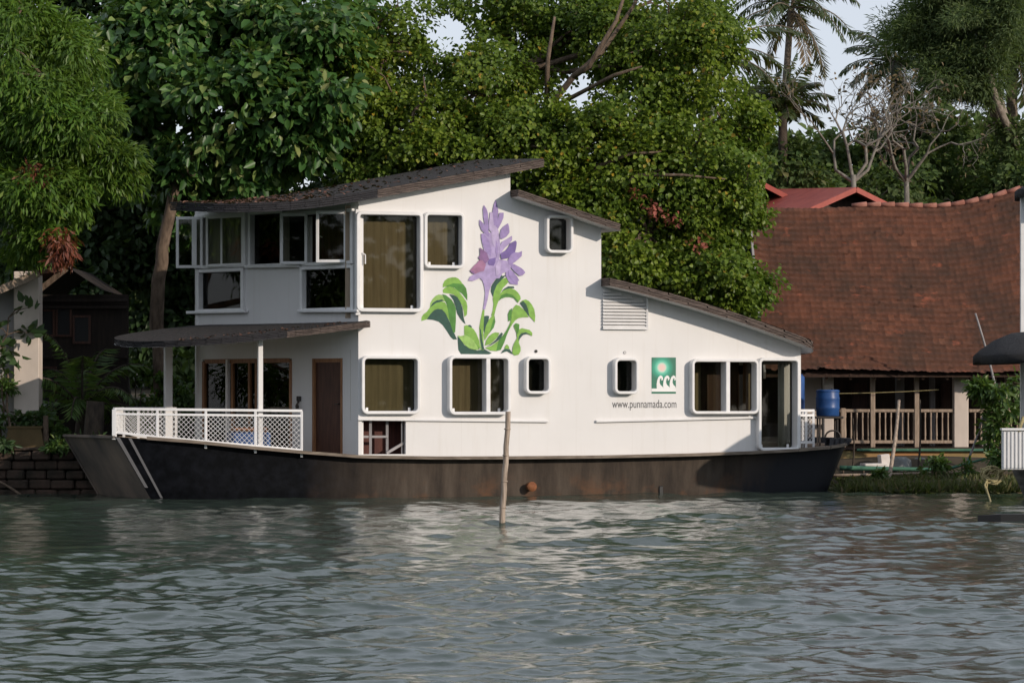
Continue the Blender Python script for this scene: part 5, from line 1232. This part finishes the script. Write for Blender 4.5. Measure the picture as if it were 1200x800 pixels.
# ------------------------------------------------------------------ left bank: house, planter, sapling
LH = thing('bank_house', (-11, 65, .8), 'shaded house with a cream corner pillar and dark timber gable at the far left', 'house')
yl = 62.8
X0, X1 = (16-600)/F*yl, (45.5-600)/F*yl; zb = .75; zt_ = zpx(318, yl)
mb = MB(); mb.wbox((X0, yl, zb), (X1, yl+.5, zt_), .012); mb.build('pillar', 'plaster', LH)
mb = MB(); mb.wbox((X0-3.5, yl+.2, zb), (X0-.003, yl+.4, zt_-.3)); mb.build('wall', 'plaster_grey', LH)
mb = MB(); a, b_, c = P(-60,362,yl-.4), P(46,316,yl-.4), P(46,316,yl+4)
mb.add([a, b_, b_+Vector((0,4.5,.3)), a+Vector((0,4.5,.3))]+[p-UP*.1 for p in (a, b_, b_+Vector((0,4.5,.3)), a+Vector((0,4.5,.3)))], [(0,1,2,3),(7,6,5,4),(0,4,5,1),(1,5,6,2),(2,6,7,3),(3,7,4,0)]); lr = mb.build('roof', 'tiles', LH)
mb = MB(); mb.bar(a-Vector((0,.03,.07)), b_-Vector((0,.03,.07)), .05, .16); mb.build('bargeboard', 'beige_wood', lr)
ty = 66.0
mb = MB(); mb.wbox(((44-600)/F*ty, ty, .7), ((150-600)/F*ty, ty+.15, zpx(345, ty))); mb.build('timber_wall', 'deep_timber', LH)
for (x0, y0, x1, y1) in ((48,365,62,392), (68,362,82,392), (46,432,64,478), (88,372,104,400)):
    mb = MB(); p, q = P(x0,y1,ty), P(x1,y0,ty); w = .05
    mb.wbox((p.x-w, ty-.05, p.z-w), (p.x, ty-.002, q.z+w)); mb.wbox((q.x, ty-.05, p.z-w), (q.x+w, ty-.002, q.z+w)); mb.wbox((p.x, ty-.05, q.z), (q.x, ty-.002, q.z+w)); mb.wbox((p.x, ty-.05, p.z-w), (q.x, ty-.002, p.z))
    o = mb.build('window', 'brown_wood', LH); mb = MB(); mb.wbox((p.x, ty-.02, p.z), (q.x, ty-.004, q.z)); mb.build('pane', 'black', o)
for py in (352, 360, 418): mb = MB(); mb.wbox(((45-600)/F*ty, ty-.12, zpx(py+2, ty)), ((150-600)/F*ty, ty-.055, zpx(py-1.5, ty)), .01); mb.build('beam', 'deep_timber', LH)
g0, g1_, g2_ = P(40,342,ty-.3), P(78,312,ty-.3), P(120,340,ty-.3)
mb = MB(); mb.add([g0, g1_, g1_+Vector((0,4,0)), g0+Vector((0,4,0)), g2_, g2_+Vector((0,4,0))], [(0,1,2,3),(1,4,5,2)]); gr = mb.build('gable_roof', 'deep_timber', LH)
mb = MB(); mb.bar(g0-UP*.05, g1_-UP*.05, .06, .12); mb.build('bargeboard', 'bark', gr)
c = P(31, 529, 62.45); pt_ = thing('planter', (c.x, c.y, c.z), 'squat clay coloured planter on the retaining wall', 'planter')
mb = MB(); k = zpx(499, 62.45)-c.z; w0, w1 = 24/F*62.45, 18.5/F*62.45
for (w, z) in ((w0, 0), (w0*.99, .03), (w1*1.03, k-.05), (w1*1.12, k-.045), (w1*1.12, k)):
    for sx, sy in ((-1,-1),(1,-1),(1,1),(-1,1)): mb.v.append(c+Vector((sx*w, sy*w*.7, z)))
for i in range(4):
    for j in range(4): a_ = i*4+j; b2 = i*4+(j+1) % 4; mb.f.append((a_, b2, b2+4, a_+4))
mb.f += [(3,2,1,0),(16,17,18,19)]; mb.build('pot', 'planter', pt_)
rg = np.random.default_rng(14); o, P0 = crown('foliage', [lobe(24,494,62.45,16,9,.35,16), lobe(42,492,62.45,10,8,.3,10)], 14, .16, .14, .07, 'lf_dark', pt_, rg)
c = P(53.5, 530, 62.3); pole('bank_post', 'short brown wooden post beside the planter', P(53.5,487,62.3), c, .075, 'bark', 'post', bendv=0)
sapling('sapling', 'dark large leaved sapling standing in front of the cream pillar', 10, 510, 372, 62.4, [lobe(34,364,62.4,8,7,.2,5), lobe(28,390,62.4,9,8,.2,5), lobe(22,414,62.4,9,6,.2,5), lobe(2,400,62.4,10,20,.3,10)], 'lf_dark', .24, .13, 5, 15, .16, droop=-.3)
sapling('bush', 'light green bush growing at the left edge by the planter', 2, 520, 455, 62.4, [lobe(0,455,62.4,14,26,.35,18), lobe(6,500,62.4,16,20,.3,16)], 'lf_shrub', .16, .06, 14, 16, .2)
pole('stick', 'bare stick slanting into the water beside the laterite wall', P(-6,561,61.2), P(29,583,61.0), .03, 'bark', 'stick')
c = P(109, 509, 62.9); sp_ = thing('tree_stump', (c.x, c.y, .8), 'broad dark stump standing behind the bow', 'stump'); mb = MB()
mb.tube([Vector((c.x-.02,c.y,.7)), Vector((c.x,c.y,1.0)), Vector((c.x+.06,c.y,zpx(470,62.9)))], [.27,.22,.19], 11); mb.build('wood', 'bark_dark', sp_, True)
# ------------------------------------------------------------------ second boat at the right edge
B2 = thing('moored_boat', (11.5, 57.5, 0), 'second moored boat at the right edge, black thatch awning over a white railing panel', 'boat')
yb2 = 57.0
st2 = [(9.62, .0, 1.0), (9.75, .25, .85), (10.1, .6, .72), (10.8, .95, .6), (12.2, 1.2, .52), (15, 1.3, .5), (19, 1.2, .55)]
mb = MB(); RW = [(1.0, 1.0), (.86, .72), (.62, .4), (.3, 0.05), (0, -.35)]; K = len(RW)
for side in (-1, 1):
    o = len(mb.v)
    for (x, hw, zt2) in st2:
        for (f, g) in RW: mb.v.append(Vector((x+(.45*(1-g)*(1 if x < 11 else 0)), 58.3+side*hw*f, zt2*g if g > 0 else g)))
    for i in range(len(st2)-1):
        for r in range(K-1): a_ = o+i*K+r; mb.f.append((a_, a_+K, a_+K+1, a_+1))
h2 = mb.build('hull', 'old_wood', B2, True)
mb = MB()
for side in (-1, 1):
    pr = [Vector((x, 58.3+side*hw, z+.02)) for x, hw, z in st2]
    for a_, b2 in zip(pr[:-1], pr[1:]): mb.bar(a_, b2, .09, .07)
mb.build('gunwale', 'black', h2)
mb = MB(); mb.add([Vector((x, 58.3-hw, z-.03)) for x, hw, z in st2]+[Vector((x, 58.3+hw, z-.03)) for x, hw, z in st2[::-1]], [tuple(range(len(st2)*2))]); mb.build('deck', 'deck', B2)
def thatch(name, x0, y0, y1, zc, ze_, slope, x1=17):
    mb = MB(); K = 12; nx_ = 14
    for i in range(nx_+1):
        x = x0+(x1-x0)*(i/nx_)**1.6; g = 1-max(0, (1-(x-x0)/.9))**2 if x < x0+.9 else 1
        for k in range(K+1):
            a_ = -1+2*k/K; w = (y1-y0)/2*(.35+.65*math.sqrt(max(0, g))); mb.v.append(Vector((x, (y0+y1)/2+a_*w, ze_+(zc-ze_)*(1-abs(a_)**1.8)*(.12+.88*g)+slope*(x-x0))))
    T = len(mb.v); mb.v += [v-UP*.17 for v in mb.v]
    for i in range(nx_):
        for k in range(K): a_ = i*(K+1)+k; mb.f += [(a_, a_+1, a_+K+2, a_+K+1), (T+a_, T+a_+K+1, T+a_+K+2, T+a_+1)]
    for i in range(nx_): a_ = i*(K+1); mb.f += [(a_, a_+K+1, T+a_+K+1, T+a_), (a_+K, T+a_+K, T+a_+2*K+1, a_+2*K+1)]
    for k in range(K): mb.f += [(k, T+k, T+k+1, k+1), (nx_*(K+1)+k, nx_*(K+1)+k+1, T+nx_*(K+1)+k+1, T+nx_*(K+1)+k)]
    return mb.build(name, 'thatch', B2, True)
thatch('awning', P(1158,410,57).x, 56.6, 60.0, P(0,388,57).z, P(0,416,57).z, .03)
thatch('upper_roof', P(1192,225,60).x, 58.9, 61, P(0,209,60).z, P(0,224,60).z, .05, 12.2)
for yq in (59.95, 57.05):
    x = P(1198,300,59.95).x if yq > 58 else 11.6; mb = MB(); mb.wbox((x-.035, yq, .45), (x+.045, yq+.08, P(0,228,60).z if yq > 58 else P(0,400,57).z), .008); mb.build('post', 'frame_white', B2)
    mb = MB(); mb.wbox((x+3, yq, .45), (x+3.08, yq+.08, P(0,400,57).z), .008); mb.build('post', 'frame_white', B2)
mb = MB(); xa, xb = P(1175.5,520,57).x, 11.2; z0, z1 = P(0,550,57).z, P(0,501.5,57).z
mb.wbox((xa, 57.12, z0), (xb, 57.2, z1-.05))
for x in np.arange(xa+.02, xb, .075): mb.wbox((x, 57.085, z0+.02), (x+.045, 57.117, z1-.07), .008)
mb.wbox((xa-.02, 57.06, z1-.047), (xb, 57.26, z1), .01); mb.build('side_panel', 'frame_white', B2)
# rope: coil on the prow with an end hanging to a floating plank
rp = thing('mooring_rope', P(1165,560,57.6), 'yellow straw rope coiled on the prow, one end hanging to the water', 'rope'); rg = np.random.default_rng(8); mb = MB(); cc_ = P(1163,556,57.6); pts = []
for k in range(130):
    a_ = k*.55; r_ = .13+.035*math.sin(k*.37); pts.append(cc_+Vector((r_*1.25*math.cos(a_)+.03*rg.normal(), .07*math.sin(k*.21)+.02*rg.normal(), r_*math.sin(a_)*1.0+.02*rg.normal())))
mb.tube(pts, .021, 6); mb.build('coil', 'rope', rp, True)
mb = MB(); mb.tube([P(1172,553,57.5), P(1180,548,57.4), P(1186,535,57.3), P(1192,515,57.2), P(1196,498,57.1), P(1200,488,57.1)], .035, 7); mb.tube([P(1158,560,57.6), P(1156,572,57.5), P(1161,588,56.5), P(1166,600,55), P(1171,612.5,54)], .017, 6)
mb.tube([P(1158,560,57.55), P(1154,568,57.5), P(1157,578,57.5)], .02, 6); mb.build('rope_end', 'rope', rp, True)
c = P(1186, 613, 47.5); fl_ = thing('floating_plank', (c.x, c.y, 0), 'dark plank floating on the water under the hanging rope', 'plank'); mb = MB()
mb.v += [Vector((c.x-.55, c.y, .03)), Vector((c.x-.2, c.y-.12, .05)), Vector((c.x+1.2, c.y-.16, .06)), Vector((c.x+1.2, c.y+.16, .06)), Vector((c.x-.2, c.y+.12, .05))]; mb.v = [v+UP*.07 for v in mb.v]; mb.v += [v-UP*.16 for v in mb.v[:5]]
mb.f += [(0,1,2,3,4),(9,8,7,6,5)]+[(i,i+5,(i+1)%5+5,(i+1)%5) for i in range(5)]; mb.build('plank', 'black', fl_)
# ------------------------------------------------------------------ light, sky, camera
SUN_AZ, SUN_EL = 52, 18                                   # degrees from -Y towards +X, above the horizon
w = bpy.data.worlds.new('World'); S.world = w; w.use_nodes = True; nt = w.node_tree; bg = nt.nodes['Background']
sky = N(nt, 'ShaderNodeTexSky', sky_type='NISHITA'); sky.sun_disc = False; sky.sun_elevation = rad(SUN_EL)
sky.sun_rotation = rad(180-SUN_AZ); sky.air_density = 1.0; sky.dust_density = .25; sky.ozone_density = 1.0
hs = N(nt, 'ShaderNodeHueSaturation'); hs.inputs['Saturation'].default_value = .5; hs.inputs['Value'].default_value = .25
nt.links.new(sky.outputs[0], hs.inputs['Color']); nt.links.new(mixc(nt, 1.0, hs.outputs[0], (2.75,2.95,3.42), 'ADD'), bg.inputs['Color'])   # thin even haze over the clear sky
bg.inputs['Strength'].default_value = .15
ld = bpy.data.lights.new('sun', 'SUN'); ld.energy = 2.9; ld.angle = rad(.55); ld.color = (1.0, .87, .74)
lo_ = bpy.data.objects.new('sun', ld); COL.objects.link(lo_)
sd = Vector((math.sin(rad(SUN_AZ))*math.cos(rad(SUN_EL)), -math.cos(rad(SUN_AZ))*math.cos(rad(SUN_EL)), math.sin(rad(SUN_EL))))
lo_.rotation_euler = (-sd).to_track_quat('-Z', 'Y').to_euler(); lo_.location = sd*80
cd = bpy.data.cameras.new('camera'); cam = bpy.data.objects.new('camera', cd); COL.objects.link(cam); S.camera = cam
cam.location = (0, 0, H); cam.rotation_euler = (rad(90), 0, 0)
cd.sensor_width = 36; cd.lens = 36*F/1200; cd.shift_y = (HY-400)/1200; cd.clip_end = 8000; cd.clip_start = .5
S.view_settings.view_transform = 'Standard'; S.view_settings.look = 'None'; S.view_settings.exposure = .22; S.view_settings.gamma = 1
S.cycles.max_bounces = 6; S.cycles.transparent_max_bounces = 10; S.cycles.diffuse_bounces = 3; S.cycles.glossy_bounces = 3
S.cycles.caustics_reflective = False; S.cycles.caustics_refractive = False; S.cycles.use_denoising = True
